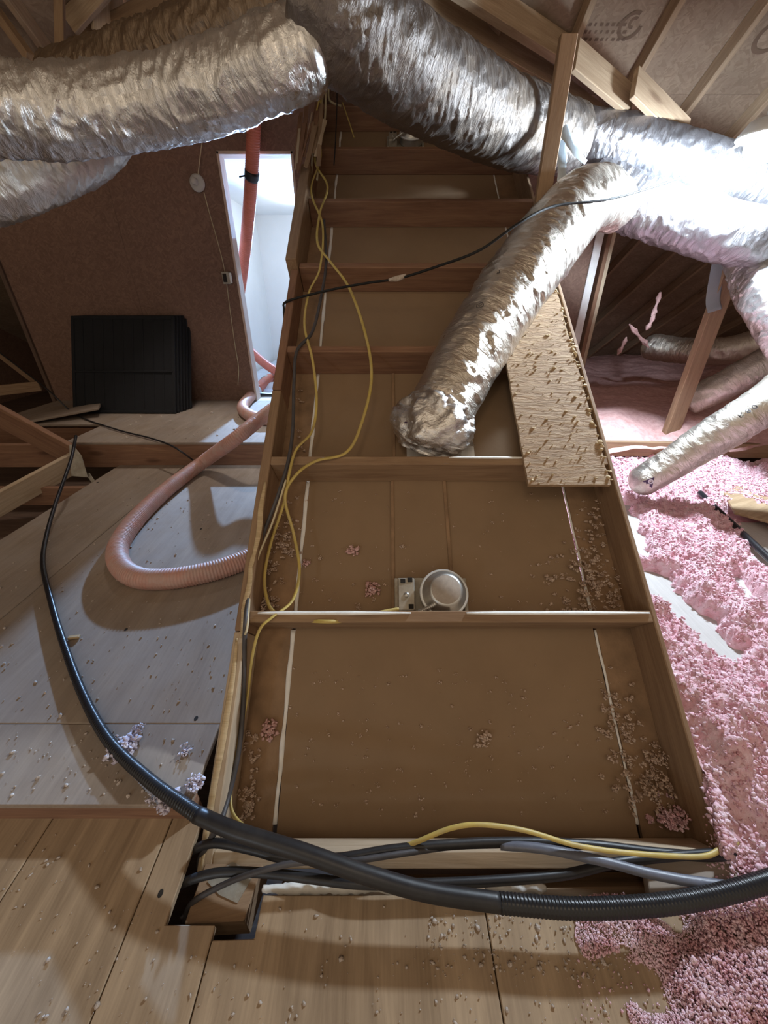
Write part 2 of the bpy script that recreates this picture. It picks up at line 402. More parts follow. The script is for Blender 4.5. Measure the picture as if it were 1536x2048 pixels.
def wrinkle(amp=0.014, freq=15.0, seed=0.0, ends=(0.0, 0.0), helix=0.006, twist=1.0):
    def f(s, th, R, Ln):
        sh = s + 0.05*np.sin(th*2 + seed) + 0.03*twist*np.cos(th+seed)
        out = R + amp*1.5*(vnoise(s*3.0+seed, np.cos(th)*1.3, np.sin(th)*1.3)-0.5) + amp*0.9*(vnoise(s*9.0+seed*3, np.cos(th)*2.6, np.sin(th)*2.6)-0.5)
        for q, (fr, rr, sk) in enumerate(((freq*1.2, 1.9, 0.10), (freq*2.2, 3.2, -0.06), (freq*3.6, 5.0, 0.03))):
            n1 = vnoise((s + sk*np.sin(th*1.0+seed+q) + 0.02*np.sin(3*th+q))*fr+seed*9+q*31, np.cos(th)*rr+seed, np.sin(th)*rr+7*q)
            msk = vnoise(s*5+q*7+seed, np.cos(th)*1.8+q, np.sin(th)*1.8)
            out = out + amp*(0.55, 0.38, 0.22)[q]*((1-np.abs(2*n1-1))**3.0)*(0.35+1.3*msk)
        out = out + R*helix*np.sin(2*np.pi*s/0.06)*0.5
        for e, d in ((ends[0], s), (ends[1], Ln-s)):
            if e: k = np.clip(d/e, 0, 1); out = out*np.sqrt(np.clip(1-(1-k)**2, 0.02, 1))
        return out
    return f

# soft clumps
_bm = bmesh.new(); bmesh.ops.create_icosphere(_bm, subdivisions=1, radius=1.0); _bm.verts.ensure_lookup_table()
ICO_V = np.array([v.co[:] for v in _bm.verts]); ICO_F = np.array([[v.index for v in f.verts] for f in _bm.faces]); _bm.free()


_bm = bmesh.new(); bmesh.ops.create_icosphere(_bm, subdivisions=2, radius=1.0); _bm.verts.ensure_lookup_table()
ICO2_V = np.array([v.co[:] for v in _bm.verts]); ICO2_F = np.array([[v.index for v in f.verts] for f in _bm.faces]); _bm.free()
def puffs(name, centres, radii, mat, parent=None, jit=0.62, flatten=0.75, ico=1, smooth=False, **kw):
    """one mesh of many small jagged tufts"""
    BV, BF = (ICO_V, ICO_F) if ico == 1 else (ICO2_V, ICO2_F)
    C = np.asarray(centres, float); n = len(C); r = np.asarray(radii, float)
    c0 = C.mean(0)
    V = BV[None]*(1 + jit*(RNG.random((n, len(BV), 1))*2-1))
    st = 0.6 + 0.9*RNG.random((n, 1, 3)); V = V*st
    a = RNG.random(n)*2*np.pi; ca, sa = np.cos(a)[:, None], np.sin(a)[:, None]
    V = np.stack([V[..., 0]*ca - V[..., 1]*sa, V[..., 0]*sa + V[..., 1]*ca, V[..., 2]*flatten], -1)
    V = V*r[:, None, None] + (C-c0)[:, None, :]
    Fc = (BF[None] + (np.arange(n)*len(BV))[:, None, None]).reshape(-1, 3)
    me = np_mesh(name, V.reshape(-1, 3), Fc)
    return tag(meshobj(name, me, mat, Matrix.Translation(Vector(c0)), parent, smooth), **kw)
def tuft(c, R, n, base, seedn=None):
    """centres and radii of a little heap of n puffs, radius R, lying on normal base"""
    g = np.clip(RNG.normal(size=(n, 3))*R*0.45, -0.75*R, 0.75*R)
    nb = np.array(base); h = g.dot(nb); g = g - np.outer(h, nb) + np.outer(np.abs(h)*0.6, nb)
    return np.vstack([np.array(c)[None], np.array(c)+g]), np.r_[R*0.33, R*(0.07+0.11*RNG.random(n))]

# ================================================================== SETTING
Z_MID, Z_RAISED, WALL_Y = 0.08, 0.27, 4.3
floor = empty('floor', (0, 0.3, 0), kind='structure')
PI2 = math.pi/2
def sheet(poly, z, mat='deck', grain=PI2, t=0.019, name='plywood_sheet'): return prism(name, poly, z-t, z, mat, floor, grain)
G = 0.003
# lower deck, where the picture was taken
sheet([(-2.6, -1.6), (-0.91-G, -1.6), (-0.91-G, 0.52), (-2.6, 0.52)], 0, 'deck_front')
sheet([(-0.91, -1.6), (-0.58-G, -1.6), (-0.58-G, 0.52), (-0.91, 0.52)], 0, 'deck_front')
sheet([(-0.58, -1.6), (-0.383-G, -1.6), (-0.383-G, 0.311), (-0.50, 0.311), (-0.50, 0.52), (-0.58, 0.52)], 0, 'deck_front')
sheet([(-0.383, -1.6), (0.235, -1.6), (0.235, 0.361), (-0.29, 0.361), (-0.29, 0.289), (-0.383, 0.287)], 0, 'deck_front')
sheet([(0.238, -1.6), (0.62, -1.6), (0.62, 0.352), (0.238, 0.361)], 0, 'deck_front')
sheet([(0.623, -1.6), (2.6, -1.6), (2.6, 0.33), (0.623, 0.352)], 0, 'deck_front')
# middle deck to the left of the sloping frame
sheet([(-1.6, 0.513), (-0.515, 0.513), (-0.515, 0.735), (-1.6, 0.735)], Z_MID)
sheet([(-1.6, 0.737), (-0.515, 0.737), (-0.515, 2.89), (-1.6, 2.89)], Z_MID)
sheet([(-2.13, 0.513), (-1.604, 0.513), (-1.604, 2.89), (-2.13, 2.89)], Z_MID)
# raised deck in front of the doorway
sheet([(-2.5, 2.89), (-0.3, 2.89), (-0.3, WALL_Y), (-2.5, WALL_Y)], Z_RAISED)
sheet([(-3.6, 3.38), (-2.505, 3.38), (-2.505, WALL_Y), (-3.6, WALL_Y)], Z_RAISED)
# right hand deck under the loose insulation
sheet([(0.915, 0.62), (1.78, 0.62), (1.78, 2.55), (0.915, 2.55)], 0.075, 'deck_white')
sheet([(1.783, 0.62), (2.9, 0.62), (2.9, 2.0), (1.783, 2.0)], 0.07, 'deck_white')
# edge joists under the decks
board('joist', (-2.9, 0.535, 0.02), (-0.515, 0.535, 0.02), 0.075, 0.038, (0, 0, 1), 'lumber_red', floor)
board('joist', (-3.6, 2.912, 0.155), (-0.45, 2.912, 0.155), 0.19, 0.04, (0, 0, 1), 'lumber_red', floor)
board('joist', (-3.8, 3.42, 0.12), (-2.4, 3.42, 0.12), 0.22, 0.04, (0, 0, 1), 'lumber_red', floor)
board('joist', (-4.2, 2.5, 0.0), (-2.0, 2.5, 0.0), 0.14, 0.038, (0, 0, 1), 'lumber_red', floor)
board('joist', (-4.2, 3.0, 0.10), (-2.6, 3.0, 0.10), 0.14, 0.038, (0, 0, 1), 'lumber_red', floor)
prism('ceiling_below', [(-6.4, -1.6), (6.4, -1.6), (6.4, 8.95), (-6.4, 8.95)], -0.27, -0.25, 'lumber_dark', floor)

# ---- back wall of chipboard with the doorway
wall = empty('wall_back', (0, WALL_Y, Z_RAISED), kind='structure')
DXL, DXR, DZT = -1.415, -0.765, 2.34
XW = (1, 0, 0); ZW = (0, 0, 1)
def wallpan(x0, z0, x1, z1, z1b=None):
    z1b = z1 if z1b is None else z1b
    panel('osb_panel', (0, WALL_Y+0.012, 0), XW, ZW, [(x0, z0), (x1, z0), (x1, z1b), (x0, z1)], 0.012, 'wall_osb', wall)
def roofz(x): return 3.58 - 0.577*abs(x+0.6) + 0.05
wallpan(-3.6, 0.25, -2.402, roofz(-3.6), roofz(-2.4)); wallpan(-2.4, 0.25, DXL, roofz(-2.4), roofz(DXL))
wallpan(DXL, DZT, -0.6, roofz(DXL), roofz(-0.6)); wallpan(DXR, 0.25, -0.6, DZT)
wallpan(-0.597, 0.25, 0.6, roofz(-0.6), roofz(0.6)); wallpan(0.602, 0.0, 1.98, roofz(0.6), roofz(1.98))
wx = at_y(1178, 580, 4.26).x
board('stud', (wx+0.09, WALL_Y+0.02, 0.0), (wx+0.09, WALL_Y+0.02, roofz(wx+.09)-0.1), 0.09, 0.038, (0, 1, 0), 'lumber_red', wall)
board('stud', (wx+0.13, WALL_Y-0.0, 0.0), (wx+0.13, WALL_Y-0.0, roofz(wx+.13)-0.1), 0.03, 0.035, (0, 1, 0), 'lumber_pale', wall)
board('drywall_strip', (wx, WALL_Y-0.012, 0.05), (wx, WALL_Y-0.012, roofz(wx)-0.1), 0.016, 0.072, (0, 1, 0), 'joint', wall)
board('stud', (-3.62, WALL_Y+0.02, 0.2), (-3.62, WALL_Y+0.02, roofz(-3.6)-0.1), 0.09, 0.038, (0, 1, 0), 'lumber_dark', wall)

door = empty('door_1', (DXL, WALL_Y, Z_RAISED), kind='structure')
board('jamb', (DXL+0.012, WALL_Y+0.06, Z_RAISED), (DXL+0.012, WALL_Y+0.06, DZT), 0.13, 0.022, (0, 1, 0), 'jamb', door)
board('jamb', (DXR-0.012, WALL_Y+0.06, Z_RAISED), (DXR-0.012, WALL_Y+0.06, DZT), 0.13, 0.022, (0, 1, 0), 'jamb', door)
board('head_jamb', (DXL, WALL_Y+0.06, DZT-0.012), (DXR, WALL_Y+0.06, DZT-0.012), 0.13, 0.022, (0, 1, 0), 'jamb', door)

# ---- white room behind the doorway
RX0, RX1, RY0, RY1 = -1.95, 0.4, 4.36, 7.3
cz = at_y(525, 430, RY1).z
roomw = empty('wall_room', (-0.8, RY1, Z_RAISED), kind='structure')
bx = lambda nm, p0, p1, w, t, up, mat, par: board(nm, p0, p1, w, t, up, mat, par, bev=0)
for i, (xa, xb) in enumerate(((RX0, -0.765), (-0.762, RX1))):
    bx('drywall_panel', (xa, RY1+0.006, (cz+Z_RAISED)/2), (xb, RY1+0.006, (cz+Z_RAISED)/2), cz-Z_RAISED, 0.012, (0, 0, 1), 'white_board', roomw)
bx('drywall_panel', (RX0-0.006, RY0, (cz+Z_RAISED)/2), (RX0-0.006, RY1, (cz+Z_RAISED)/2), cz-Z_RAISED, 0.012, (0, 0, 1), 'white_board', roomw)
bx('drywall_panel', (RX1+0.006, RY0, (cz+Z_RAISED)/2), (RX1+0.006, RY1, (cz+Z_RAISED)/2), cz-Z_RAISED, 0.012, (0, 0, 1), 'white_board', roomw)
bx('ceiling_panel', (RX0, (RY0+RY1)/2, cz+0.006), (RX1, (RY0+RY1)/2, cz+0.006), RY1-RY0, 0.012, (0, 1, 0), 'white_board', roomw)
board('baseboard_gap', (RX0, RY1-0.003, Z_RAISED+0.012), (RX1, RY1-0.003, Z_RAISED+0.012), 0.02, 0.006, (0, 0, 1), 'gap', roomw, bev=0)
prism('room_floor', [(RX0, WALL_Y+0.002), (RX1, WALL_Y+0.002), (RX1, RY1), (RX0, RY1)], Z_RAISED-0.02, Z_RAISED-0.001, 'deck_white', roomw)

# ---- roof
roof = empty('ceiling', (0, 2, 3.2), kind='structure')
XC, VC, P_ = -0.6, 2.2, 0.577
A0 = 4.85
def mainz(y): return A0 - P_*y
EY = 8.9
ridge = mainz(VC)
def roof_tri(pts, inset=0.0):
    bm = bmesh.new(); bm.faces.new([bm.verts.new(Vector(p)) for p in pts]); bm.normal_update()
    if bm.faces[:][0].normal.z < 0: bmesh.ops.reverse_faces(bm, faces=bm.faces[:])
    r = bmesh.ops.extrude_face_region(bm, geom=bm.faces[:])
    for e in r['geom']:
        if isinstance(e, bmesh.types.BMVert): e.co.z += 0.015
    bmesh.ops.recalc_face_normals(bm, faces=bm.faces[:])
    return bm
# sheathing courses across the main roof, right and left of the cross gable (each course a sheet)
ycut = [-0.9, 0.30, 1.52, 2.74, 3.96, 5.18, 6.4, 7.62, EY]
for sgn in (1, -1):
    for i in range(len(ycut)-1):
        a, b = ycut[i]+0.003, ycut[i+1]
        lim = 2.66 if sgn > 0 else 3.06; xin = lambda y: XC + sgn*min(max(0.0, y-VC), lim)
        xo = XC + sgn*8.1
        pts = [(xin(a), a), (xo, a), (xo, b), (xin(b), b)]
        if a < VC < b: pts.append((XC, VC))
        if a < VC+lim < b: pts.append((XC+sgn*lim, VC+lim))
        # local sheet with the roof's own pitch so the strands lie in its plane
        pl = Vector((0, 1, -P_)).normalized()
        o0 = Vector((0, a, mainz(a)))
        panel('sheathing_panel', o0, (1, 0, 0), pl, [(p[0], (p[1]-a)*math.sqrt(1+P_*P_)) for p in pts], 0.014, 'roof_osb', roof)
for sgn in (1, -1):
    sl = math.sqrt(1+P_*P_)
    for i in range(7):
        y0, y1 = VC + i*1.2 + 0.002, VC + (i+1)*1.2
        d0, d1 = y0-VC, y1-VC
        ux = Vector((0, 1, 0)); uy = Vector((sgn, 0, -P_)).normalized()
        poly = [(y0, 0), (y1, 0), (y1, d1*sl), (y0, d0*sl)]
        bm = bmesh.new()
        n = ux.cross(uy); s3 = 1 if n.z > 0 else -1
        panel('sheathing_panel', (XC, 0, ridge), ux, uy, poly, 0.014*s3, 'roof_osb', roof)
for sgn, lim in ((1, 2.66), (-1, 3.06)):
    xx = XC+sgn*lim; yk = VC+lim
    panel('cheek_panel', (xx, 0, 0), (0, 1, 0), (0, 0, 1), [(yk, mainz(yk)), (8.85, mainz(8.85)), (8.85, mainz(yk)), ], 0.012, 'roof_osb', roof)
# rafters of the main roof seen upper right
for x in (0.70, 1.22, 1.74, 2.26, 2.78, 3.30, 3.82, 4.34, 4.9, 5.5):
    y1 = (x-XC+VC if x < 2.06 else 8.4) - 0.05
    y0 = -0.9
    board('rafter', (x, y0, mainz(y0)-0.062), (x, y1, mainz(y1)-0.062), 0.105, 0.038, (0, P_, 1), 'beam', roof)
# the same roof, left side
for x in (-1.75, -2.2, -2.65, -3.1, -3.55, -4.0):
    y1 = (-x+XC+VC if x > -3.6 else 8.4) - 0.05
    board('rafter', (x, 0.1, mainz(0.1)-0.062), (x, y1, mainz(y1)-0.062), 0.105, 0.038, (0, P_, 1), 'beam', roof)
# jack rafters of the cross gable
for k, y in enumerate((2.65, 3.1, 3.55, 4.0)):
    for sgn in (1, -1):
        e = y - VC
        board('rafter', (XC, y, ridge-0.062), (XC+sgn*e, y, ridge-0.062-P_*e), 0.105, 0.038, (0, 0, 1), 'beam', roof)

for sgn, nm in ((1, 'wall_right'), (-1, 'wall_left')):
    xx = sgn*6.3
    we = empty(nm, (xx, 3, 0), kind='structure')
    panel('osb_panel', (xx, 0, 0), (0, 1, 0), (0, 0, 1), [(-1.6, -0.26), (8.9, -0.26), (-0.9+0.0, mainz(-0.9)), (-1.6, mainz(-0.9))], 0.014*sgn, 'wall_osb', we)
# ================================================================== THE SLOPING FRAME
fr = empty('sloping_frame', slope(0, 0.2), 'long sloping wooden frame of crosspieces over brown paper-faced drywall in the middle', 'frame')
XL, XR = -0.452, 0.892          # inner faces
SEAM_L, SEAM_R = -0.328, 0.765
S_END = 4.72
def sboard(name, s0, s1, x, w=0.14, t=0.038, off=0.0, mat='lumber', **kw):
    return board(name, slope(s0, x, off-w/2), slope(s1, x, off-w/2), w, t, NV, mat, fr, **kw)
sboard('side_board', -0.03, 0.58, XL-0.019, mat='lumber_pale')
sboard('side_board', 0.583, 1.60, XL-0.019, mat='lumber')
sboard('side_board', 1.603, 2.42, XL-0.019, off=0.004, mat='lumber_red')
sboard('side_board', 2.423, 3.35, XL-0.030, w=0.19, t=0.055, off=0.055, mat='lumber')
sboard('side_board', 3.352, S_END, XL-0.026, w=0.16, t=0.045, off=0.02, mat='lumber_red')
sboard('side_board', -0.06, S_END, XR+0.009, t=0.017, mat='lumber')
for k in range(1, 8):
    s = BAY*k
    board('blocking', slope(s+0.019, XL, -0.07), slope(s+0.019, XR, -0.07), 0.14, 0.038, NV, 'lumber' if k < 3 else 'lumber_red', fr)
# header at the foot: two members
board('header', slope(0.0, XL, -0.05), slope(0.0, XR, -0.05), 0.10, 0.038, NV, 'lumber_pale', fr)
board('header', slope(-0.075, XL+0.18, -0.03), slope(-0.075, XR-0.05, -0.06), 0.09, 0.036, NV, 'lumber', fr)
# drywall backs
def dpan(x0, x1, s0, s1, mat, off=-DEPTH, t=0.013, name='drywall_panel'):
    return board(name, slope(s0, (x0+x1)/2, off-t/2), slope(s1, (x0+x1)/2, off-t/2), x1-x0, t, (1, 0, 0), mat, fr, bev=0)
for s0, s1 in ((-0.02, 2.43), (2.433, S_END)):
    dpan(SEAM_L+0.007, SEAM_R-0.006, s0, s1, 'paper')
    dpan(XL-0.02, SEAM_L-0.007, s0, s1, 'paper_rough'); dpan(SEAM_R+0.006, XR+0.02, s0, s1, 'paper_rough')
# white strips painted in as light leaking through the seams
for k in range(0, 7):
    for x, w in ((SEAM_L, 0.017), (SEAM_R, 0.011)):
        s0, s1 = BAY*k+0.04, BAY*(k+1)-0.005
        npt = 9; pts = []
        for i in range(npt): pts.append(slope(s0+(s1-s0)*i/(npt-1), x + random.uniform(-0.002, 0.002), -DEPTH+0.001))
        o = tube('seam_light', pts, [w/2*random.uniform(0.6, 1.1) for _ in range(12)], 'joint', fr, seg=8, ds=0.02, flat=0.5)
# raised patch strip that carries the lamp housings
for s0, s1, x0, x1 in ((BAY+0.04, 2*BAY, 0.035, 0.258), (2*BAY+0.04, 3*BAY, 0.045, 0.27)):
    for x in (x0, x1):
        board('hanger_rail', slope(s0, x, -DEPTH+0.006), slope(s1, x, -DEPTH+0.006), 0.006, 0.014, NV, 'paper_rough', fr)
    dpan(x0+0.004, x1-0.004, s0, s1, 'paper', off=-DEPTH+0.004, t=0.004, name='patch_strip')
# pale splintered top edges of the left board
for s0, s1, xo, w in ((-0.03, 0.56, -0.004, 0.018), (0.56, 0.86, 0.004, 0.016), (0.80, 1.14, 0.010, 0.018)):
    pts = [slope(s0+(s1-s0)*i/6, XL-0.019+xo+random.uniform(-0.004, 0.004), 0.002) for i in range(7)]
    tube('splintered_edge', pts, [0.003, w/2, w/2*1.2, w/2, 0.004], 'splinter', fr, seg=8, ds=0.03, flat=0.35)
# splinters at the broken upper end
for i in range(16):
    px, py = random.uniform(590, 640), random.uniform(300, 350); h = random.uniform(60, 140)
    a = at_slope(px, py, 0.08); b = at_slope(px + random.uniform(5, 22), py-h, 0.10)
    board('splinter', a, b, random.uniform(0.008, 0.03), 0.005, (1, 0, 0), random.choice(['lumber', 'lumber_red', 'lumber_pale']), fr)
# pale plaster strips left of the top edges of crosspieces
for k, x0, x1 in ((1, -0.42, 0.09), (1, 0.275, 0.885), (2, 0.26, 0.60)):
    pts = [slope(BAY*k+0.030, x0+(x1-x0)*i/5, 0.002+random.uniform(-0.001, 0.001)) for i in range(6)]
    tube('plaster_ridge', pts, [0.004, 0.008, 0.007, 0.009, 0.006, 0.003], 'joint', fr, seg=8, ds=0.03, flat=0.6)

for x0, x1, yy in ((-0.30, 0.085, 1778), (0.25, 0.40, 1775)):
    pts = [at_z(768+(x0+(x1-x0)*i/8)*F/0.95, yy+random.uniform(-3, 3), -0.03) for i in range(9)]
    tube('pale_foam', pts, [0.006, 0.010, 0.013, 0.009, 0.012, 0.008, 0.011, 0.006], 'joint', fr, seg=10, ds=0.006, rfun=lambda s, th, R, Ln: R*(0.7+0.7*vnoise(s*90, np.cos(th)*2, np.sin(th)*2)))
# timber block and truss plate at the left of the header
bl = empty('corner_block', (-0.36, 0.42, -0.09), 'short grey-brown timber block in the floor gap at the lower left of the frame', 'block')
prism('block', [(-0.475, 0.325), (-0.335, 0.33), (-0.315, 0.455), (-0.47, 0.455)], -0.14, -0.05, 'lumber', bl, 0.2)
prism('metal_plate', [(-0.45, 0.40), (-0.40, 0.44), (-0.335, 0.415), (-0.36, 0.36), (-0.41, 0.375)], -0.0495, -0.0475, 'galv_dusty', bl, bev=0)

# chipboard flap lying on the right side board
pa = at_slope(1056, 971, 0.012); pb = at_slope(1111, 578, 0.012)
s0, s1 = s_of(pa), s_of(pb)
bm = bmesh.new()
W2, LL = 0.315, s1-s0
npts = 26
edge = [(LL*i/npts, random.uniform(-0.004, 0.004)) for i in range(npts+1)]
poly = [(0.0, W2/2 + 0.0)] + [(0.0, -W2/2)] + [(e, -W2/2+d) for e, d in edge[1:]] + [(LL, W2/2)] + [(e, W2/2+d*0.4) for e, d in reversed(edge[1:-1])]
panel('osb_flap', slope(s0, pa.x + W2/2, 0.004), UV_, (-1, 0, 0), poly, 0.014, 'flap_osb',
      label='ragged yellowish chipboard strip lying down the right side of the sloping frame', cat='board')

# ================================================================== LAMP HOUSINGS
def on_slope(px, py, off):
    p = at_slope(px, py, off); return p
def slope_frame(p): return frame(Vector((1, 0, 0)), UV_, NV, p)
def can_light(px, py, sc, label, detailed=True):
    p = on_slope(px, py, -DEPTH+0.012)
    t = empty('recessed_light', p, label, 'light fitting')
    Wm = slope_frame(p)
    lathe('housing', [(0.0, 0.105*sc), (0.052*sc, 0.104*sc), (0.060*sc, 0.098*sc), (0.064*sc, 0.07*sc), (0.078*sc, 0.062*sc), (0.080*sc, 0.055*sc), (0.082*sc, 0.004)], 'galv', Wm, t)
    lathe('top_disc', [(0.0, 0.1075*sc), (0.048*sc, 0.1065*sc), (0.054*sc, 0.101*sc)], 'can_top', Wm, t)
    lathe('rim_ring', [(0.079*sc, 0.056*sc), (0.086*sc, 0.058*sc), (0.088*sc, 0.052*sc), (0.086*sc, 0.044*sc), (0.080*sc, 0.044*sc)], 'white_metal', Wm, t)
    q = Wm @ Matrix.Translation((-0.045*sc, -0.008*sc, -0.002))
    o = bm_obj('mounting_plate', box_bm(0.24*sc, 0.155*sc, 0.004, 0.001), 'galv_dusty', q, t)
    if detailed:
        jb = bm_obj('junction_box', box_bm(0.062, 0.12, 0.045, 0.004), 'galv_dusty', Wm @ Matrix.Translation((-0.135, -0.002, 0.02)), t)
        for dx, dy in ((-0.012, 0.048), (0.014, 0.052), (0.016, -0.045)):
            bm_obj('knockout', box_bm(0.018, 0.017, 0.004, 0.001), 'gap', Wm @ Matrix.Translation((-0.135+dx, -0.002+dy, 0.0425)), jb)
        lathe('screw', [(0, 0.046), (0.009, 0.0455), (0.010, 0.043)], 'galv', Wm @ Matrix.Translation((-0.135, -0.005, 0)), jb, seg=16)
        for sx in (-0.17, 0.085):
            bm_obj('bracket', box_bm(0.014, 0.15, 0.016, 0.002), 'galv_dusty', Wm @ Matrix.Translation((sx, -0.01, 0.006)), t)
        pts = [Wm @ Vector(v) for v in ((-0.035, -0.045, 0.085), (-0.07, -0.062, 0.078), (-0.11, -0.075, 0.06), (-0.135, -0.082, 0.045))]
        tube('metal_whip', pts, 0.0075, 'galv', t, seg=10, ds=0.0012, rfun=corr(0.0065, 0.12))
    return t, Wm
can_light(884, 1192, 1.0, 'round grey metal lamp housing with plate and junction box in the lower frame')
t2, Wm2 = can_light(822, 286, 1.0, 'dusty lamp housing glimpsed near the top of the frame under the duct')
# register boot below the hanging duct
bp = on_slope(870, 880, -DEPTH+0.004)
panel('register_plate', slope(s_of(bp)-0.10, bp.x+0.17, -DEPTH+0.006), (-1, 0, 0), UV_ * -1, [(0, -0.28), (0.30, -0.28), (0.30, 0.03), (0, 0.03)], 0.004, 'joint',
      label='pale register plate on the drywall under the end of the hanging duct', cat='plate')

# ================================================================== DUCTS
def duct(label, pts, r, mat, ends=(0, 0), amp=0.012, seed=0.0, seg=88, ds=0.0055, freq=15.0, keep=None, group='silver insulated ducts', helix=0.006):
    t = empty('flexible_duct', pts[len(pts)//2], label, 'duct', group)
    tube('foil_sleeve', pts, r, mat, t, seg=seg, ds=ds, rfun=wrinkle(amp, freq, seed, ends, helix), caps=False, keep=keep)
    return t
def P3(lst): return [at_t(*p) for p in lst]
# big duct on the left
dl = duct('big shiny duct hanging across the upper left corner', P3([(-190, 222, 1.36), (-20, 222, 1.42), (110, 230, 1.48), (240, 220, 1.52), (350, 200, 1.52), (460, 166, 1.48), (550, 128, 1.44), (610, 104, 1.43), (662, 92, 1.43)]), [0.132, 0.130, 0.128, 0.128, 0.126, 0.124, 0.122], 'foil', (0, 0.09), 0.013, 1.3)
# second duct behind it
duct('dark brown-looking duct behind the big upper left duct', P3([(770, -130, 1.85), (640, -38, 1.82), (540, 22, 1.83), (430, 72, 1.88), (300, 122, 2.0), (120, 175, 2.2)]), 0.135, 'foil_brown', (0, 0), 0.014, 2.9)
# third one lower left
duct('dull duct sagging below the big one at the left edge', P3([(245, 215, 2.25), (190, 275, 2.2), (90, 330, 2.1), (-30, 368, 2.0), (-220, 410, 1.9)]), [0.13, 0.16, 0.165, 0.165, 0.165], 'foil_dusty', (0.05, 0), 0.012, 4.1)
# main duct from the hanger down to the post
kR1 = {}
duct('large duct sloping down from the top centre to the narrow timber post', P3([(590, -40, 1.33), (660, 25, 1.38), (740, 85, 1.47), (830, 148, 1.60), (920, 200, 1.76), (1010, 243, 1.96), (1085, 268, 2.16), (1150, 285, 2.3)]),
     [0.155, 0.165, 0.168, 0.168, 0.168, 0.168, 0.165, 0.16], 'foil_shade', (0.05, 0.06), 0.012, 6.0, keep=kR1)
# its continuation right of the post
duct('silver duct running from the narrow timber post to the dazzling lamp', P3([(1075, 255, 2.40), (1130, 262, 2.36), (1200, 280, 2.34), (1300, 308, 2.34), (1400, 336, 2.34), (1500, 366, 2.36), (1620, 400, 2.4), (1850, 450, 2.5)]),
     [0.10, 0.145, 0.145, 0.14, 0.136, 0.132], 'foil_bright', (0.05, 0), 0.011, 6.6)
# lower right duct
duct('short silver duct below the lamp at the right', P3([(1170, 372, 2.42), (1225, 392, 2.38), (1300, 420, 2.34), (1390, 447, 2.30), (1470, 470, 2.28), (1530, 480, 2.34), (1610, 474, 2.5), (1760, 470, 2.8)]), 0.142, 'foil_bright', (0.05, 0.0), 0.014, 7.7)
# hanging duct that ends at the register
kP = {}
pd = P3([(1240, 425, 2.34), (1205, 398, 2.20), (1160, 412, 2.04), (1110, 468, 1.93), (1045, 553, 1.83), (975, 655, 1.75), (915, 755, 1.69), (880, 825, 1.665)]) + [at_slope(862, 880, -0.07)]
dp = duct('silver duct hanging diagonally down to the frame with a bunched foil end', pd, [0.11, 0.142, 0.156, 0.158, 0.158, 0.155, 0.150, 0.142, 0.135], 'foil_warm', (0.05, 0.0), 0.010, 9.2, keep=kP)
# bunched foil skirt at its foot
bmf = on_slope(862, 884, -0.075)
def skirt(s, th, R, Ln):
    k = s/Ln
    n = vnoise(np.cos(th)*2.6+3, np.sin(th)*2.6, s*26); n2 = vnoise(np.cos(th)*6, np.sin(th)*6+4, s*60)
    return R + 0.055*(n-0.5) + 0.028*(n2-0.5) + 0.02*np.sin(k*np.pi)
tube('bunched_end', [at_t(893, 812, 1.66), at_t(872, 850, 1.66), at_slope(858, 886, -0.10), at_slope(852, 902, -0.125)], [0.135, 0.150, 0.150, 0.120], 'foil_bunch', dp, seg=96, ds=0.004, rfun=skirt)
# straps and tapes of ducts
def hoop(name, keep, frac, width, r, mat, parent):
    P, s = keep['P'], keep['s']; i = int(frac*(len(P)-1)); n = max(2, int(width/0.008))
    tube(name, [P[max(0, i-n)], P[i], P[min(len(P)-1, i+n)]], r, mat, parent, seg=40, ds=0.01, caps=False)
# ducts over the insulation, far right
duct('big silver duct leaving the frame at the right edge below the lamp', P3([(1496, 478, 2.55), (1515, 540, 2.45), (1560, 620, 2.35), (1640, 730, 2.3), (1780, 830, 2.3)]), [0.13, 0.15, 0.16, 0.16], 'foil', (0.06, 0), 0.014, 11.0)
duct('dusty far duct behind the wooden post at the right', P3([(1640, 655, 3.6), (1536, 680, 3.7), (1440, 702, 3.85), (1350, 700, 4.1), (1285, 690, 4.3)]), [0.13, 0.13, 0.125, 0.12, 0.12], 'foil_dusty', (0, 0.1), 0.011, 12.0, seg=40)
duct('middle duct sloping down to the pink insulation at the right', P3([(1680, 640, 2.9), (1536, 722, 2.95), (1450, 770, 3.1), (1370, 808, 3.3)]), [0.125, 0.12, 0.115, 0.10], 'foil_dusty', (0, 0.05), 0.010, 13.0, seg=40)
kS = {}
duct('slim duct with printed marks lying on pink insulation beside the frame', P3([(2050, 590, 2.1), (1700, 706, 2.02), (1536, 806, 2.08), (1430, 872, 2.2), (1340, 930, 2.32), (1262, 978, 2.42)]), [0.12, 0.118, 0.115, 0.11, 0.075], 'foil_dusty', (0, 0.08), 0.009, 14.0, keep=kS, seg=44)

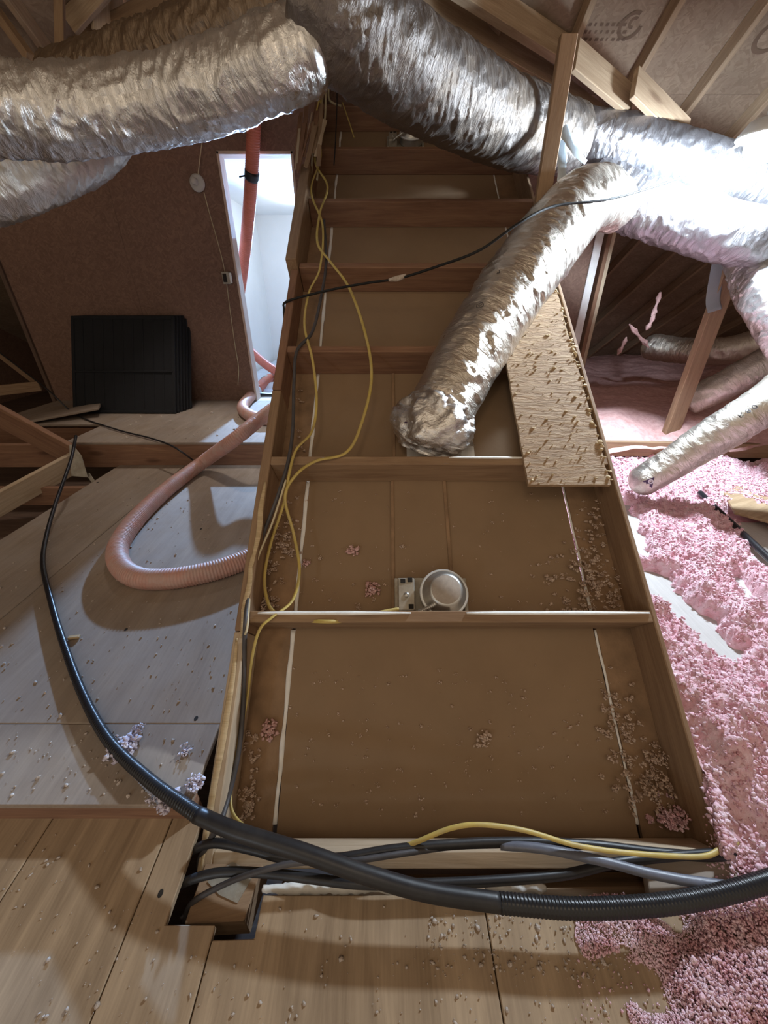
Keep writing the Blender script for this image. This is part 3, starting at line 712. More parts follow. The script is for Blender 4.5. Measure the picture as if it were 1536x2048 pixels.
# ---- print on the foil: flat shapes wrapped onto the sleeve
def wrap(keep, name, shapes, s_c, th_c, mat, parent, rot=0.0, scale=1.0, lift=0.003):
    """shapes: list of polygons in metres; laid on the surface round (s_c along, th_c round)"""
    V, P, s = keep['V'], keep['P'], keep['s']; seg = keep['seg']
    ds = s[1]-s[0]; verts = []; faces = []
    cr, sr = math.cos(rot), math.sin(rot)
    ref = np.linalg.norm(V[int(s_c/ds), 0]-P[int(s_c/ds)])
    for poly in shapes:
        ids = []
        for (x, y) in poly:
            x, y = (x*cr-y*sr)*scale, (x*sr+y*cr)*scale
            fi = min(max((s_c+x)/ds, 0), len(P)-2); i = int(fi)
            ft = ((th_c + y/ref) % (2*math.pi))/(2*math.pi)*seg; j = int(ft) % seg
            a, b = fi-i, ft-int(ft)
            q = (V[i, j]*(1-a)*(1-b)+V[i+1, j]*a*(1-b)+V[i, j+1]*(1-a)*b+V[i+1, j+1]*a*b)
            c = P[i]; d = q-c; d = d/np.linalg.norm(d); ids.append(len(verts)); verts.append(tuple(q+d*lift))
        faces.append(ids)
    me = bpy.data.meshes.new(name); me.from_pydata(verts, [], faces)
    return meshobj(name, me, mat, Matrix.Identity(4), parent)
def ringq(r0, r1, n=28, cx=0, cy=0):
    out = []
    for i in range(n):
        a, b = 2*math.pi*i/n, 2*math.pi*(i+1)/n
        out.append([(cx+r0*math.cos(a), cy+r0*math.sin(a)), (cx+r1*math.cos(a), cy+r1*math.sin(a)), (cx+r1*math.cos(b), cy+r1*math.sin(b)), (cx+r0*math.cos(b), cy+r0*math.sin(b))])
    return out
def text_polys(txt, size):
    cu = bpy.data.curves.new('txt', 'FONT'); cu.body = txt; cu.size = size; cu.align_x = 'CENTER'; cu.align_y = 'CENTER'
    ob = bpy.data.objects.new('txt', cu); COL.objects.link(ob)
    dg = bpy.context.evaluated_depsgraph_get(); dg.update(); me = ob.evaluated_get(dg).to_mesh()
    polys = [[(me.vertices[i].co.x, me.vertices[i].co.y) for i in p.vertices] for p in me.polygons]
    ob.evaluated_get(dg).to_mesh_clear(); bpy.data.objects.remove(ob); bpy.data.curves.remove(cu)
    return polys
def proj(p):
    d = Vector(p)-C0; z = d.y*CS - d.z*SN; v = (d.y*SN + d.z*CS)/z
    return 768+F*d.x/z, 1024-F*v
def find_on(keep, px, py):
    """where on the sleeve a spot of the photograph lies, nearest to the viewer"""
    V = keep['V']; P = keep['P']; best = None
    for i in range(0, len(P), 2):
        for j in range(0, keep['seg'], 1):
            q = V[i, j]
            if np.dot(q-P[i], np.array(C0)-q) < 0: continue
            a, b = proj(q); e = (a-px)**2+(b-py)**2
            if best is None or e < best[0]: best = (e, i, j)
    _, i, j = best
    return keep['s'][i], 2*math.pi*j/keep['seg']
sp, tp = find_on(kP, 962, 612)
wrap(kP, 'printed_mark', ringq(0.014, 0.0165) + text_polys('UL', 0.017), sp, tp, 'ink', dp, rot=0.3)
sp, tp = find_on(kP, 998, 548); wrap(kP, 'printed_mark', text_polys('6', 0.028), sp, tp, 'ink', dp, rot=1.6)
sp, tp = find_on(kP, 838, 848)
wrap(kP, 'printed_triangle', [[(-0.045, -0.035), (0.05, -0.035), (0.0, 0.05)]], sp, tp, 'ink_purple', dp, rot=2.0, lift=0.022)
wrap(kP, 'printed_ring', ringq(0.010, 0.018), sp, tp, 'ink_white', dp, rot=0.3, lift=0.024)
ds_ = [o for o in COL.objects if o.name.startswith('flexible_duct') and 'printed marks' in o.get('label', '')][0]
sp, tp = find_on(kS, 1300, 962)
wrap(kS, 'printed_triangle', [[(-0.03, -0.028), (0.035, -0.022), (0.0, 0.032)]], sp, tp, 'ink_purple', ds_, rot=1.2, lift=0.004)
wrap(kS, 'printed_ring', ringq(0.007, 0.014), sp, tp, 'ink_white', ds_, lift=0.006)
sp, tp = find_on(kS, 1494, 824)
wrap(kS, 'printed_mark', text_polys('R 8.0', 0.034), sp, tp, 'ink', ds_, rot=math.pi, lift=0.004)

tube('plastic_wrap', [at_t(1116, 205, 2.1), at_t(1124, 250, 2.02), at_t(1145, 295, 2.0), at_t(1172, 325, 2.02)], [0.012, 0.03, 0.024, 0.012], 'bright_tape', None, seg=12, ds=0.012, flat=0.12,
     rfun=lambda s, th, R, Ln: R*(0.8+0.5*vnoise(s*40, np.cos(th)*2, np.sin(th)*2)), label='bluish plastic strip wrapped round the duct joint right of the narrow post', cat='plastic')
tube('plastic_wrap', [at_t(1113, 225, 2.12), at_t(1117, 270, 2.06), at_t(1124, 320, 2.04), at_t(1122, 362, 2.04)], [0.010, 0.028, 0.026, 0.018], 'bright_tape', None, seg=12, ds=0.012, flat=0.12,
     rfun=lambda s, th, R, Ln: R*(0.8+0.5*vnoise(s*40+9, np.cos(th)*2, np.sin(th)*2)), label='bluish plastic tail hanging straight down beside the narrow post', cat='plastic')
for px, py, z, r in ((321, 1787, 0.0, .006), (392, 1437, Z_MID, .006), (252, 1259, Z_MID, .006), (402, 1058, Z_MID, .006), (195, 965, Z_MID, .007)):
    p = at_z(px, py, z); prism('nail_hole', [(p.x+r*math.cos(a), p.y+1.4*r*math.sin(a)) for a in [math.pi*k/6 for k in range(12)]], z-0.001, z+0.0006, 'gap', floor, bev=0)
# dark hanger board and pale tape between the ducts
hp0 = at_t(657, 150, 1.56); hp1 = Vector((hp0.x, hp0.y, 3.2))
board('hanger_board', hp0 + Vector((-0.012, 0, 0)), hp1 + Vector((-0.02, 0.0, 0)), 0.058, 0.03, (1, 0, 0), 'lumber_dark',
      label='dark narrow hanger board coming down between the two top ducts', cat='board')
# ================================================================== TIMBERS AND POSTS
pb_ = at_t(1084, 405, 2.02); pt_ = Vector((pb_.x, pb_.y, at_y(1128, 70, pb_.y).z))
board('timber_post', pb_ - Vector((0, 0, 0.25)), pt_, 0.075, 0.038, (1, 0, 0.0), 'lumber',
      label='narrow vertical timber standing on the right side of the frame before the duct', cat='post')
q0 = at_z(1326, 905, 0.10); q1 = Vector((q0.x, q0.y, mainz(q0.y)-0.02))
board('timber_post', q0 - Vector((0, 0, 0.1)), q1, 0.15, 0.045, (1, 0.3, 0), 'lumber',
      label='wide brown post rising from pink insulation at the right, grey tape on it', cat='post')
post2 = COL.objects[-1]
tp_ = [at_t(1452, 480, 2.58), at_t(1440, 520, 2.62), at_t(1432, 560, 2.66), at_t(1426, 600, 2.70), at_t(1430, 622, 2.70)]
tube('hanging_tape', tp_, 0.042, 'tape', None, seg=10, ds=0.02, flat=0.06, label='grey strip of tape hanging down the wide brown post', cat='tape')
b0 = at_t(1205, 895, 3.1); b1 = at_t(1400, 902, 3.1)
board('floor_joist', b0 + Vector((-0.3, 0, 0)), b1 + Vector((0.8, 0, 0)), 0.12, 0.038, (0, 0, 1), 'lumber',
      label='orange-brown joist standing on edge across the pink insulation', cat='joist')
# big beams under the right roof
def beam(p, q, w, t, up, mat, label): board('roof_beam', p, q, w, t, up, mat, label=label, cat='beam', group='beams under the right roof')
beam(at_t(690, -40, 2.1), at_t(1440, 420, 3.6), 0.17, 0.05, (0, 0.3, 1), 'beam', 'long pale roof beam just above the sloping duct, lowest of three')
beam(at_t(780, -45, 2.12), at_t(1440, 350, 3.7), 0.16, 0.05, (0, 0.3, 1), 'beam', 'middle one of three long roof beams at the upper right')
beam(at_t(880, -60, 2.05), at_t(1480, 330, 3.6), 0.16, 0.05, (0, 0.4, 1), 'beam', 'uppermost of three long roof beams, close under the rafters')
# boards between rafters
for i, (a, b) in enumerate((((1150, 110, 2.06), (1262, 205, 2.25)), ((1268, 165, 2.12), (1372, 268, 2.35)))):
    board('blocking_board', at_t(*a), at_t(*b), 0.16, 0.03, (0, 0.4, 1), 'beam',
          label=('pale knotty board wedged between two rafters above the duct' if i == 0 else 'dull brown board between two rafters, right of the pale knotty one'), cat='board', group='boards between rafters')
# timbers in the dark, upper left
def ul(a, b, w, t, mat, label): board('roof_timber', at_t(*a), at_t(*b), w, t, (0.2, 0, 1), mat, label=label, cat='timber', group='timbers in the upper left corner')
ul((-20, 5, 2.3), (62, 118, 2.3), 0.05, 0.05, 'lumber', 'slanting brown timber in the very top left corner')
ul((118, -30, 2.25), (122, 140, 2.25), 0.05, 0.045, 'lumber', 'upright timber in the top left corner above the big duct')
ul((470, -60, 2.35), (110, 125, 2.6), 0.15, 0.05, 'lumber', 'broad beige beam slanting down behind the big left duct')
ul((215, -40, 2.4), (215, 85, 2.5), 0.20, 0.02, 'lumber_pale', 'pale board panel between the timbers at the top left')
ul((300, -40, 2.7), (240, 110, 2.7), 0.08, 0.04, 'lumber_dark', 'dark timber beside the pale board at the top left')
# truss webs at the left edge
j = at_t(150, 915, 2.93)
board('truss_web', at_t(-60, 800, 2.75), j + Vector((0, 0, 0.01)), 0.21, 0.038, (0, -0.2, 1), 'lumber_red', label='dark brown web board slanting down from the left edge to the gusset', cat='board', group='truss webs at the left edge')
board('truss_web', at_t(-60, 1040, 2.45), j + Vector((0.02, 0, -0.02)), 0.15, 0.038, (0, -0.2, 1), 'lumber_pale', label='pale knotty web board at the left edge, below the dark one', cat='board', group='truss webs at the left edge')
gp = empty('gusset_plate', at_t(152, 920, 2.86), 'grey metal plate with prongs joining the two web boards at the left', 'plate')
pc = at_t(150, 925, 2.84)
panel('plate', pc, (1, 0, 0), (0, 0.25, 1), [(-0.045, -0.10), (0.075, -0.11), (0.06, 0.05), (0.012, 0.13), (-0.012, 0.13), (-0.03, 0.04)], 0.003, 'galv_dusty', gp)
board('prong', pc + Vector((0.06, 0, -0.09)), pc + Vector((0.10, -0.02, -0.16)), 0.03, 0.004, (1, 0, 0), 'galv_dusty', gp)
# far rafters and pipe in the dark left
board('far_timber', at_t(-40, 680, 4.4), at_t(75, 768, 4.6), 0.05, 0.04, (0, 0, 1), 'lumber', label='thin dim timber in the dark gap at the left edge', cat='timber')
board('far_timber', at_t(-40, 785, 4.0), at_t(80, 772, 4.2), 0.10, 0.04, (0, 0, 1), 'lumber', label='dim level timber under the dark gap at the left edge', cat='timber')
board('floor_scrap', at_t(60, 838, 3.5), at_t(200, 812, 3.7), 0.25, 0.02, (0, 1, 0.05), 'deck', label='brown plywood scrap by the foot of the chipboard wall at the left', cat='board')

# ================================================================== THINGS AT THE BACK WALL
# stack of black slatted panels
pc = at_z(262, 822, Z_RAISED)
PW, PH = 0.98, 0.93
names = ['frontmost', 'second', 'third', 'fourth', 'fifth', 'hindmost']
for i in range(6):
    t = empty('leaning_screen', (pc.x+0.012*i, 3.75+0.036*i, Z_RAISED), f'{names[i]} of six black framed panels leaning against the chipboard wall', 'panel', 'black panels leaning on the wall')
    lean = math.radians(27)
    ux = Vector((1, 0.03*(i-2)*0.3, 0)).normalized(); uy = Vector((0, math.sin(lean), math.cos(lean))); n = ux.cross(uy)
    o0 = Vector((pc.x+0.012*i, 3.75+0.036*i, Z_RAISED+0.004))
    def pl(nm, x0, y0, x1, y1, w, th, dz=0): board(nm, o0+ux*x0+uy*y0+n*dz, o0+ux*x1+uy*y1+n*dz, w, th, (uy if abs(y1-y0) < 1e-6 else ux), 'panel_black', t)
    pl('stile', -PW/2, 0, -PW/2, PH, 0.03, 0.024); pl('stile', PW/2, 0, PW/2, PH, 0.03, 0.024)
    pl('rail', -PW/2, 0.015, PW/2, 0.015, 0.03, 0.024); pl('rail', -PW/2, PH-0.015, PW/2, PH-0.015, 0.03, 0.024); pl('rail', -PW/2, PH*0.43, PW/2, PH*0.43, 0.02, 0.028)
    pl('infill', -PW/2, PH/2, PW/2, PH/2, PH-0.03, 0.006)
    if i == 0:
        for k in range(9): pl('rib', -PW/2+PW*(k+1)/10, 0.03, -PW/2+PW*(k+1)/10, PH-0.03, 0.008, 0.018)
# keyless lampholder hanging on the wall with its cables
lp = at_y(395, 366, WALL_Y-0.01)
lh = empty('lampholder', lp, 'round white lampholder on a cord against the dark chipboard wall', 'light fitting')
Wl = frame(Vector((1, 0, 0)), Vector((0, 0, 1)), Vector((0, -1, 0)), lp)
lathe('base_disc', [(0, 0.018), (0.05, 0.018), (0.062, 0.012), (0.064, 0)], 'plastic_white', Wl, lh)
lathe('socket', [(0, 0.06), (0.022, 0.06), (0.026, 0.052), (0.028, 0.018)], 'plastic_white', Wl @ Matrix.Translation((-0.012, 0.005, 0)), lh, seg=24)
tube('cord', [at_y(408, 262, WALL_Y-0.02), at_y(402, 300, WALL_Y-0.02), at_y(396, 350, WALL_Y-0.02)], 0.004, 'cream_cable', lh, seg=6, ds=0.03)
tube('thin_wire', [at_y(x, y, WALL_Y-0.008) for x, y in ((408, 385), (420, 430), (437, 490), (450, 545), (460, 620), (470, 690), (477, 735), (476, 770))], 0.004, 'cream_cable', None, seg=6, ds=0.03,
     label='thin tan wire running down the chipboard wall left of the doorway', cat='wire')
ep = at_y(453, 556, WALL_Y-0.02)
eb = empty('metal_box', ep, 'small grey metal box with a clip beside the doorway edge', 'box')
bm_obj('box', box_bm(0.07, 0.04, 0.10, 0.004), 'galv_dusty', Matrix.Translation(ep), eb)
bm_obj('clip', box_bm(0.02, 0.012, 0.085, 0.003), 'white_metal', Matrix.Translation(ep + Vector((0.045, -0.015, 0))), eb)
bm_obj('cover', box_bm(0.035, 0.01, 0.07, 0.003), 'gap', Matrix.Translation(ep + Vector((-0.008, -0.022, 0))), eb)

# blue plastic on the room floor
bm = bmesh.new(); bmesh.ops.create_grid(bm, x_segments=40, y_segments=50, size=0.5)
for v in bm.verts:
    v.co.x *= 2.2; v.co.y *= 2.7; v.co.z = 0.03*mnoise.noise(v.co*3.0)+0.012*mnoise.noise(v.co*9.0)+0.02
bm_obj('plastic_sheet', bm, 'sheet', Matrix.Translation((-0.8, 5.85, Z_RAISED+0.015)), None, True)
tag(COL.objects[-1], 'bluish crumpled plastic sheet over the floor of the white room', 'sheet')

# ---- orange corrugated hoses
hv = empty('suction_hose', at_y(500, 400, 4.2), 'orange corrugated hose coming down through the top of the doorway', 'hose', 'orange corrugated hoses')
tube('hose', [at_y(508, 205, 4.12), at_y(507, 265, 4.15), at_y(504, 330, 4.25), at_y(498, 420, 4.42), at_y(489, 510, 4.6), at_y(478, 590, 4.75), at_y(462, 660, 4.9)], 0.054, 'hose_red', hv, seg=16, ds=0.004, rfun=corr(0.016, 0.05))
sp_ = [at_y(504, 343, 4.25), at_y(503, 358, 4.28)]
tube('black_strap', sp_, 0.060, 'black', hv, seg=16, ds=0.01)
board('strap_tail', sp_[0] + Vector((-0.05, -0.02, -0.03)), sp_[0] + Vector((-0.11, -0.02, -0.04)), 0.012, 0.004, (0, 0, 1), 'black', hv)
h2 = empty('suction_hose', at_z(525, 720, Z_RAISED+0.06), 'orange hose curving over the plastic inside the white room', 'hose', 'orange corrugated hoses')
tube('hose', [at_y(478, 640, 5.3), at_y(493, 690, 5.15), at_y(515, 715, 5.05), at_y(545, 738, 4.95), at_y(590, 760, 4.9)], 0.05, 'hose_red', h2, seg=16, ds=0.004, rfun=corr(0.016, 0.05))
h3 = empty('suction_hose', at_z(300, 1150, Z_MID), 'dusty pink-orange hose bending across the plywood deck left of the frame', 'hose', 'orange corrugated hoses')
hz = Z_RAISED+0.05
tube('hose', [at_y(575, 735, 4.7), at_z(548, 752, hz), at_z(524, 768, hz), at_z(502, 792, hz), at_z(486, 812, hz), at_z(492, 826, hz), at_z(520, 838, hz), at_z(556, 838, hz)], 0.052, 'hose', h3, seg=16, ds=0.004, rfun=corr(0.014, 0.045))
ca, cb = at_z(536, 760, hz), at_z(514, 779, hz)
tube('coupling', [at_z(540, 757, hz), ca, cb], 0.060, 'hose_red', h3, seg=20, ds=0.02)
for c, d in ((at_z(534, 760, hz), at_z(530, 763, hz)), (at_z(512, 782, hz), at_z(506, 788, hz))):
    tube('hose_clamp', [c, d], 0.064, 'galv', h3, seg=20, ds=0.01)
zz = Z_MID+0.045
tube('hose', [at_t(600, 790, 3.05), at_t(556, 812, 2.95), at_t(520, 838, 2.86), at_t(470, 878, 2.70), at_z(405, 925, zz+0.03), at_z(335, 978, zz), at_z(275, 1035, zz), at_z(238, 1090, zz), at_z(240, 1130, zz), at_z(275, 1155, zz), at_z(335, 1158, zz), at_z(400, 1148, zz), at_z(455, 1133, zz), at_z(520, 1108, zz), at_z(580, 1085, zz)],
     0.048, 'hose', h3, seg=20, ds=0.0035, rfun=corr(0.013, 0.045))

# ================================================================== CABLES
def cable(label, pts, r, mat, name='cable', cat='cable', group=None, flat=1.0, seg=8, ds=0.012, rfun=None):
    return tube(name, pts, r, mat, None, seg=seg, ds=ds, flat=flat, rfun=rfun, label=label, cat=cat, group=group)
# big black corrugated conduit
cz_ = [(152, 872, .40), (143, 915, .34), (128, 960, .26), (110, 1010, .18), (92, 1075, .115), (86, 1130, .10), (104, 1210, .10), (128, 1290, .10), (166, 1390, .10), (218, 1482, .10), (300, 1562, .105), (395, 1630, .115)]
cq = [at_z(*p) for p in cz_]
cz2 = [(395, 1630, .115), (470, 1662, .115), (600, 1703, .11), (740, 1752, .095), (860, 1785, .08), (1000, 1806, .07)]
cz3 = [(1000, 1806, .07), (1150, 1817, .07), (1300, 1811, .07), (1420, 1793, .075), (1536, 1762, .085), (1660, 1715, .085), (1900, 1600, .085), (2300, 1420, .09)]
cd = empty('black_conduit', cq[6], 'thick black conduit looping over the left deck and along the foot of the frame', 'conduit')
tube('ribbed_length', cq, [0.0095, 0.0098, 0.0105, 0.0118, 0.0140, 0.0175], 'black_gloss', cd, seg=12, ds=0.0022, rfun=corr(0.0085, 0.05))
tube('foam_sleeve', [at_z(*p) for p in cz2], 0.0190, 'black', cd, seg=14, ds=0.012, label='matt foam-wrapped length')
tube('ribbed_length', [at_z(*p) for p in cz3], 0.0195, 'black_gloss', cd, seg=12, ds=0.0022, rfun=corr(0.0085, 0.05))
# black cables lying over the header
gB = 'black cables along the foot of the frame'
def zc(l): return [at_z(*p) for p in l]
cable('black cable crossing the header from the floor gap, upper of the bundle', zc([(360, 1735, -.10), (385, 1702, -.03), (430, 1686, .015), (500, 1698, .03), (580, 1718, .03), (680, 1716, .03), (780, 1700, .03), (900, 1689, .03), (1030, 1684, .03), (1180, 1690, .03), (1320, 1706, .02), (1440, 1712, .02), (1500, 1690, .0)]), 0.0112, 'black', group=gB)
cable('black cable crossing below the header, lower of the bundle', zc([(340, 1790, -.12), (372, 1764, -.03), (440, 1745, .0), (530, 1746, .01), (630, 1758, .02), (720, 1768, .03), (840, 1768, .03), (1000, 1761, .03), (1130, 1749, .03), (1230, 1726, .03), (1330, 1714, .03), (1440, 1706, .02)]), 0.0112, 'black', group=gB)
cable('thin dark cable bending out of the floor gap at the lower left', zc([(370, 1840, -.14), (385, 1805, -.05), (450, 1768, .0), (520, 1742, .045), (600, 1725, .055), (700, 1722, .05), (800, 1708, .04), (900, 1694, .022), (1000, 1690, .015)]), 0.007, 'grey_cable', group=gB)
cable('flat blue-grey cable slanting right from the header to the conduit', zc([(1000, 1690, .03), (1090, 1698, .05), (1200, 1721, .055), (1300, 1747, .06), (1400, 1765, .07), (1515, 1777, .075), (1600, 1772, .07)]), 0.0115, 'blue_grey_cable', group=gB, flat=0.6)
cable('dark cable dropping past the left end of the header into the gap', zc([(440, 1650, .06), (420, 1680, .0), (400, 1720, -.06), (402, 1760, -.12)]), 0.008, 'grey_cable', group=gB)
# yellow cables
gY = 'yellow cables along the left side of the frame'
def sl(l): return [at_slope(*p) for p in l]
cable('yellow cable arching over the header at the lower right', sl([(700, 1712, .055), (780, 1702, .05), (835, 1683, .07), (900, 1657, .085), (960, 1649, .095), (1050, 1661, .10), (1150, 1690, .10), (1260, 1706, .10), (1400, 1713, .095), (1445, 1696, .08), (1475, 1684, .05)]), 0.0060, 'yellow', group=gY, flat=0.6)
cable('yellow cable with a wide loop to the right of the left seam', sl([(642, 170, .15), (640, 240, .06), (630, 320, .03), (655, 372, .0), (640, 425, .03), (635, 485, .03), (662, 525, .025), (698, 575, .025), (730, 665, .02), (743, 755, .015), (722, 850, .0), (692, 905, .012), (632, 922, .02), (592, 950, .03), (570, 995, .0), (588, 1070, -.06), (599, 1140, -.06), (585, 1200, -.04), (545, 1234, .01), (520, 1258, .02), (505, 1310, -.01), (494, 1400, -.06), (474, 1500, -.07), (461, 1590, -.06), (474, 1640, -.03), (540, 1680, .03), (640, 1708, .04), (720, 1712, .045)]), 0.0068, 'yellow', group=gY, flat=0.62)
cable('yellow cable running straight down the left side to the lamp housing', sl([(648, 165, .16), (632, 235, .08), (642, 310, .03), (622, 380, .02), (645, 450, .03), (640, 535, .02), (618, 585, .015), (609, 650, .012), (625, 720, .015), (633, 800, .0), (624, 862, .0), (592, 900, .015), (578, 950, .02), (568, 1005, -.02), (542, 1085, -.07), (529, 1155, -.08), (536, 1205, -.07), (552, 1226, -.06), (585, 1238, -.05), (650, 1243, .01), (700, 1240, -.03), (755, 1226, -.07), (800, 1217, -.09)]), 0.0062, 'yellow', group=gY, flat=0.62)
cable('dark grey cable beside the yellow ones down the left of the frame', sl([(648, 440, .02), (652, 525, .0), (641, 600, .01), (624, 665, .01), (594, 702, .014), (588, 765, .0), (586, 850, -.01), (578, 915, .016), (558, 985, -.0), (528, 1065, -.04), (505, 1135, -.03), (495, 1205, -.0), (490, 1262, .015), (487, 1400, -.05), (478, 1500, -.06), (458, 1590, -.05), (440, 1650, .0)]), 0.0075, 'grey_cable')
cable('thin pale cable following the left side board', sl([(572, 960, .02), (545, 1045, -.01), (516, 1115, -.02), (501, 1180, -.01), (495, 1250, .02), (490, 1270, .02)]), 0.004, 'cream_cable')
for i, (pp, lab) in enumerate((([(648, 120, .2), (646, 180, .12), (641, 230, .08), (628, 290, .05), (622, 350, .0)], 'leftmost strand of the cream wire bunch hanging between the top ducts'),
                     ([(655, 120, .2), (652, 175, .14), (650, 235, .08), (640, 300, .03), (634, 360, -.0)], 'second strand of the cream wire bunch between the top ducts'),
                     ([(660, 128, .2), (657, 190, .10), (664, 205, .07), (682, 212, .04)], 'short cream strand bending right out of the wire bunch'),
                     ([(672, 145, .16), (674, 200, .08), (671, 280, .03), (668, 330, -.02)], 'thin dark strand hanging right of the cream wire bunch'),
                     ([(685, 205, .04), (697, 240, .0), (708, 275, -.03)], 'thin yellow wire crossing the top bay of the frame'))):
    cable(lab, sl(pp), 0.007 if i < 3 else 0.004, 'cream_cable' if i < 3 else ('black' if i == 3 else 'yellow'), name='wire', cat='wire', group='wires at the top of the frame')
# black thin cable across with a taped joint
bk = [at_t(1490, 282, 1.93), at_t(1440, 312, 1.95), at_t(1390, 343, 1.95), at_t(1300, 376, 1.85), at_t(1210, 400, 1.74), at_t(1110, 412, 1.66), at_t(1040, 445, 1.60), at_t(960, 500, 1.62), at_t(880, 531, 1.70), at_t(800, 556, 1.78), at_t(735, 566, 1.82), at_t(660, 580, 1.88), at_slope(576, 602, .012), at_slope(568, 618, .0), at_slope(569, 640, -.03)]
bt = empty('lamp_cable', bk[8], 'thin black cable strung across the frame with a taped joint', 'cable')
tube('cable', bk, 0.0054, 'gap_black', bt, seg=8, ds=0.012)
tube('taped_joint', [at_t(812, 551, 1.775), at_t(795, 557, 1.775), at_t(778, 560, 1.79)], [0.008, 0.013, 0.007], 'crumb', bt, seg=10, ds=0.006)
# left thin black cable over the raised deck
cable('thin black cable lying over the raised deck edge at the left', [at_t(-20, 690, 3.9), at_t(90, 775, 3.6), at_z(150, 828, .30), at_z(230, 858, .285), at_z(300, 876, .285), at_z(340, 890, .285), at_t(365, 905, 2.82), at_z(392, 925, .12)], 0.007, 'black')
# right: black pipe over the planks
cable('black pipe running off the right edge across the white planks', [at_z(1400, 985, .12), at_z(1435, 1020, .11), at_z(1480, 1062, .11), at_z(1540, 1118, .11), at_z(1620, 1190, .11)], 0.017, 'black_gloss', cat='pipe', name='black_pipe')
cable('thin dark rod poking out under the slim duct at the right', [at_z(1440, 900, .16), at_z(1536, 856, .2), at_z(1600, 828, .22)], 0.009, 'black', cat='rod', name='dark_rod')
# plywood scrap at the right edge
pz = [at_z(x, y, .13) for x, y in ((1448, 985), (1470, 972), (1570, 965), (1640, 1100), (1536, 1042), (1470, 1024))]
prism('plywood_scrap', [(p.x, p.y) for p in pz], .115, .13, 'ply_scrap', None, 0.4, label='yellow-brown plywood scrap lying at the right edge above the pipe', cat='board')
# small bracket lumber at lower right corner of the frame
cb_ = empty('corner_scrap', at_z(1430, 1740, 0.0), 'splintered grey board scrap under the cables at the lower right', 'board')
prism('board', [(p.x, p.y) for p in (at_z(1300, 1790, .01), at_z(1500, 1765, .01), at_z(1470, 1712, .01), at_z(1290, 1725, .01))], -.02, .012, 'deck', cb_, 0.1)

# ================================================================== THE LAMP
bpz = at_t(1530, 288, 1.88)
lt = empty('work_lamp', bpz, 'dazzling white globe lamp under the roof at the right edge', 'lamp')
lathe('globe', [(0.0001, -0.08)] + [(0.08*math.sin(a), -0.08*math.cos(a)) for a in [math.pi*i/16 for i in range(1, 15)]] + [(0.032, 0.077)], 'bulb', Matrix.Translation(bpz), lt, seg=32)
lathe('socket', [(0.031, 0.072), (0.034, 0.082), (0.034, 0.16), (0.02, 0.18), (0, 0.18)], 'plastic_white', Matrix.Translation(bpz), lt, seg=24)
lathe('reflector', [(0.034, 0.09), (0.09, 0.075), (0.122, 0.030), (0.124, 0.024), (0.128, 0.026), (0.126, 0.036), (0.092, 0.085), (0.034, 0.10)], 'white_metal', Matrix.Translation(bpz), lt, seg=36)
tube('cord', [bpz + Vector((0, 0, .17)), bpz + Vector((0.01, 0, .42)), Vector((bpz.x+0.02, bpz.y, mainz(bpz.y)-0.005))], 0.006, 'black', lt, seg=8, ds=0.02)

# ================================================================== LOOSE INSULATION
def field(name, x0, x1, y0, y1, res, hfun, mat, label):
    xs = np.arange(x0, x1, res); ys = np.arange(y0, y1, res); X, Y = np.meshgrid(xs, ys)
    Zv = hfun(X, Y); V = np.stack([X, Y, Zv], -1).reshape(-1, 3)
    idx = np.arange(len(V)).reshape(X.shape)
    Q = np.stack([idx[:-1, :-1], idx[:-1, 1:], idx[1:, 1:], idx[1:, :-1]], -1).reshape(-1, 4)
    z = Zv.ravel()[Q].max(1); Q = Q[z > 0.0]
    me = np_mesh(name, V, Q); o = meshobj(name, me, mat, Matrix.Identity(4), None, True)
    return tag(o, label, 'insulation', None, 'stuff')
def seg_d(X, Y, a, b):
    ax, ay, bx_, by = a.x, a.y, b.x, b.y; dx, dy = bx_-ax, by-ay
    t = np.clip(((X-ax)*dx+(Y-ay)*dy)/(dx*dx+dy*dy), 0, 1); return np.hypot(X-ax-t*dx, Y-ay-t*dy)
BARE = [(at_z(1300, 1160, .08), at_z(1380, 1240, .08), 0.085), (at_z(1380, 1240, .08), at_z(1440, 1300, .08), 0.055), (at_z(1240, 1010, .08), at_z(1268, 1110, .08), 0.06),
        (at_z(1490, 1040, .08), at_z(1580, 1130, .08), 0.12), (at_z(1470, 1160, .08), at_z(1536, 1250, .08), 0.03)]
def near_h(X, Y):
    big = fbm(X*3.1, Y*3.1, 1.0, 3); lump = fbm(X*11+4, Y*11, 2.0, 4, 0.6); fine = fbm(X*38, Y*38+9, 3.0, 4, 0.7)
    h = 0.045 + 0.09*(big-0.4) + 0.12*(lump-0.45) + 0.05*(fine-0.5)
    for a, b, r in BARE:
        d = seg_d(X, Y, a, b) + 0.05*(lump-0.5); h = h - 0.11*np.exp(-(np.maximum(d-r*0.6, 0)/(r*0.55))**2)
    h = h - 0.02*np.exp(-((X-1.3)**2+(Y-2.0)**2)/0.1)
    h = np.where(X < 1.02, h*np.clip((X-0.90)/0.08, 0.3, 1), h)
    edge = 0.31 - 0.75*np.clip((X-1.35)/0.6, 0, 1) + 0.12*(lump-0.5)*(X > 1.3)
    zz = np.where(Y < 0.75, 0.006+0.06*np.clip((Y-0.40)/0.3, 0, 1), 0.066) + np.maximum(h, -0.02)*np.clip((Y-0.30)/0.3, np.clip((X-1.2)/0.5, 0.15, 0.8), 1) + 0.004
    return np.where(Y < edge, -1.0, zz)
field('pink_insulation', 0.908, 3.2, -0.5, 2.95, 0.0075, near_h, 'pink', 'loose pink insulation heaped over planks right of the frame')
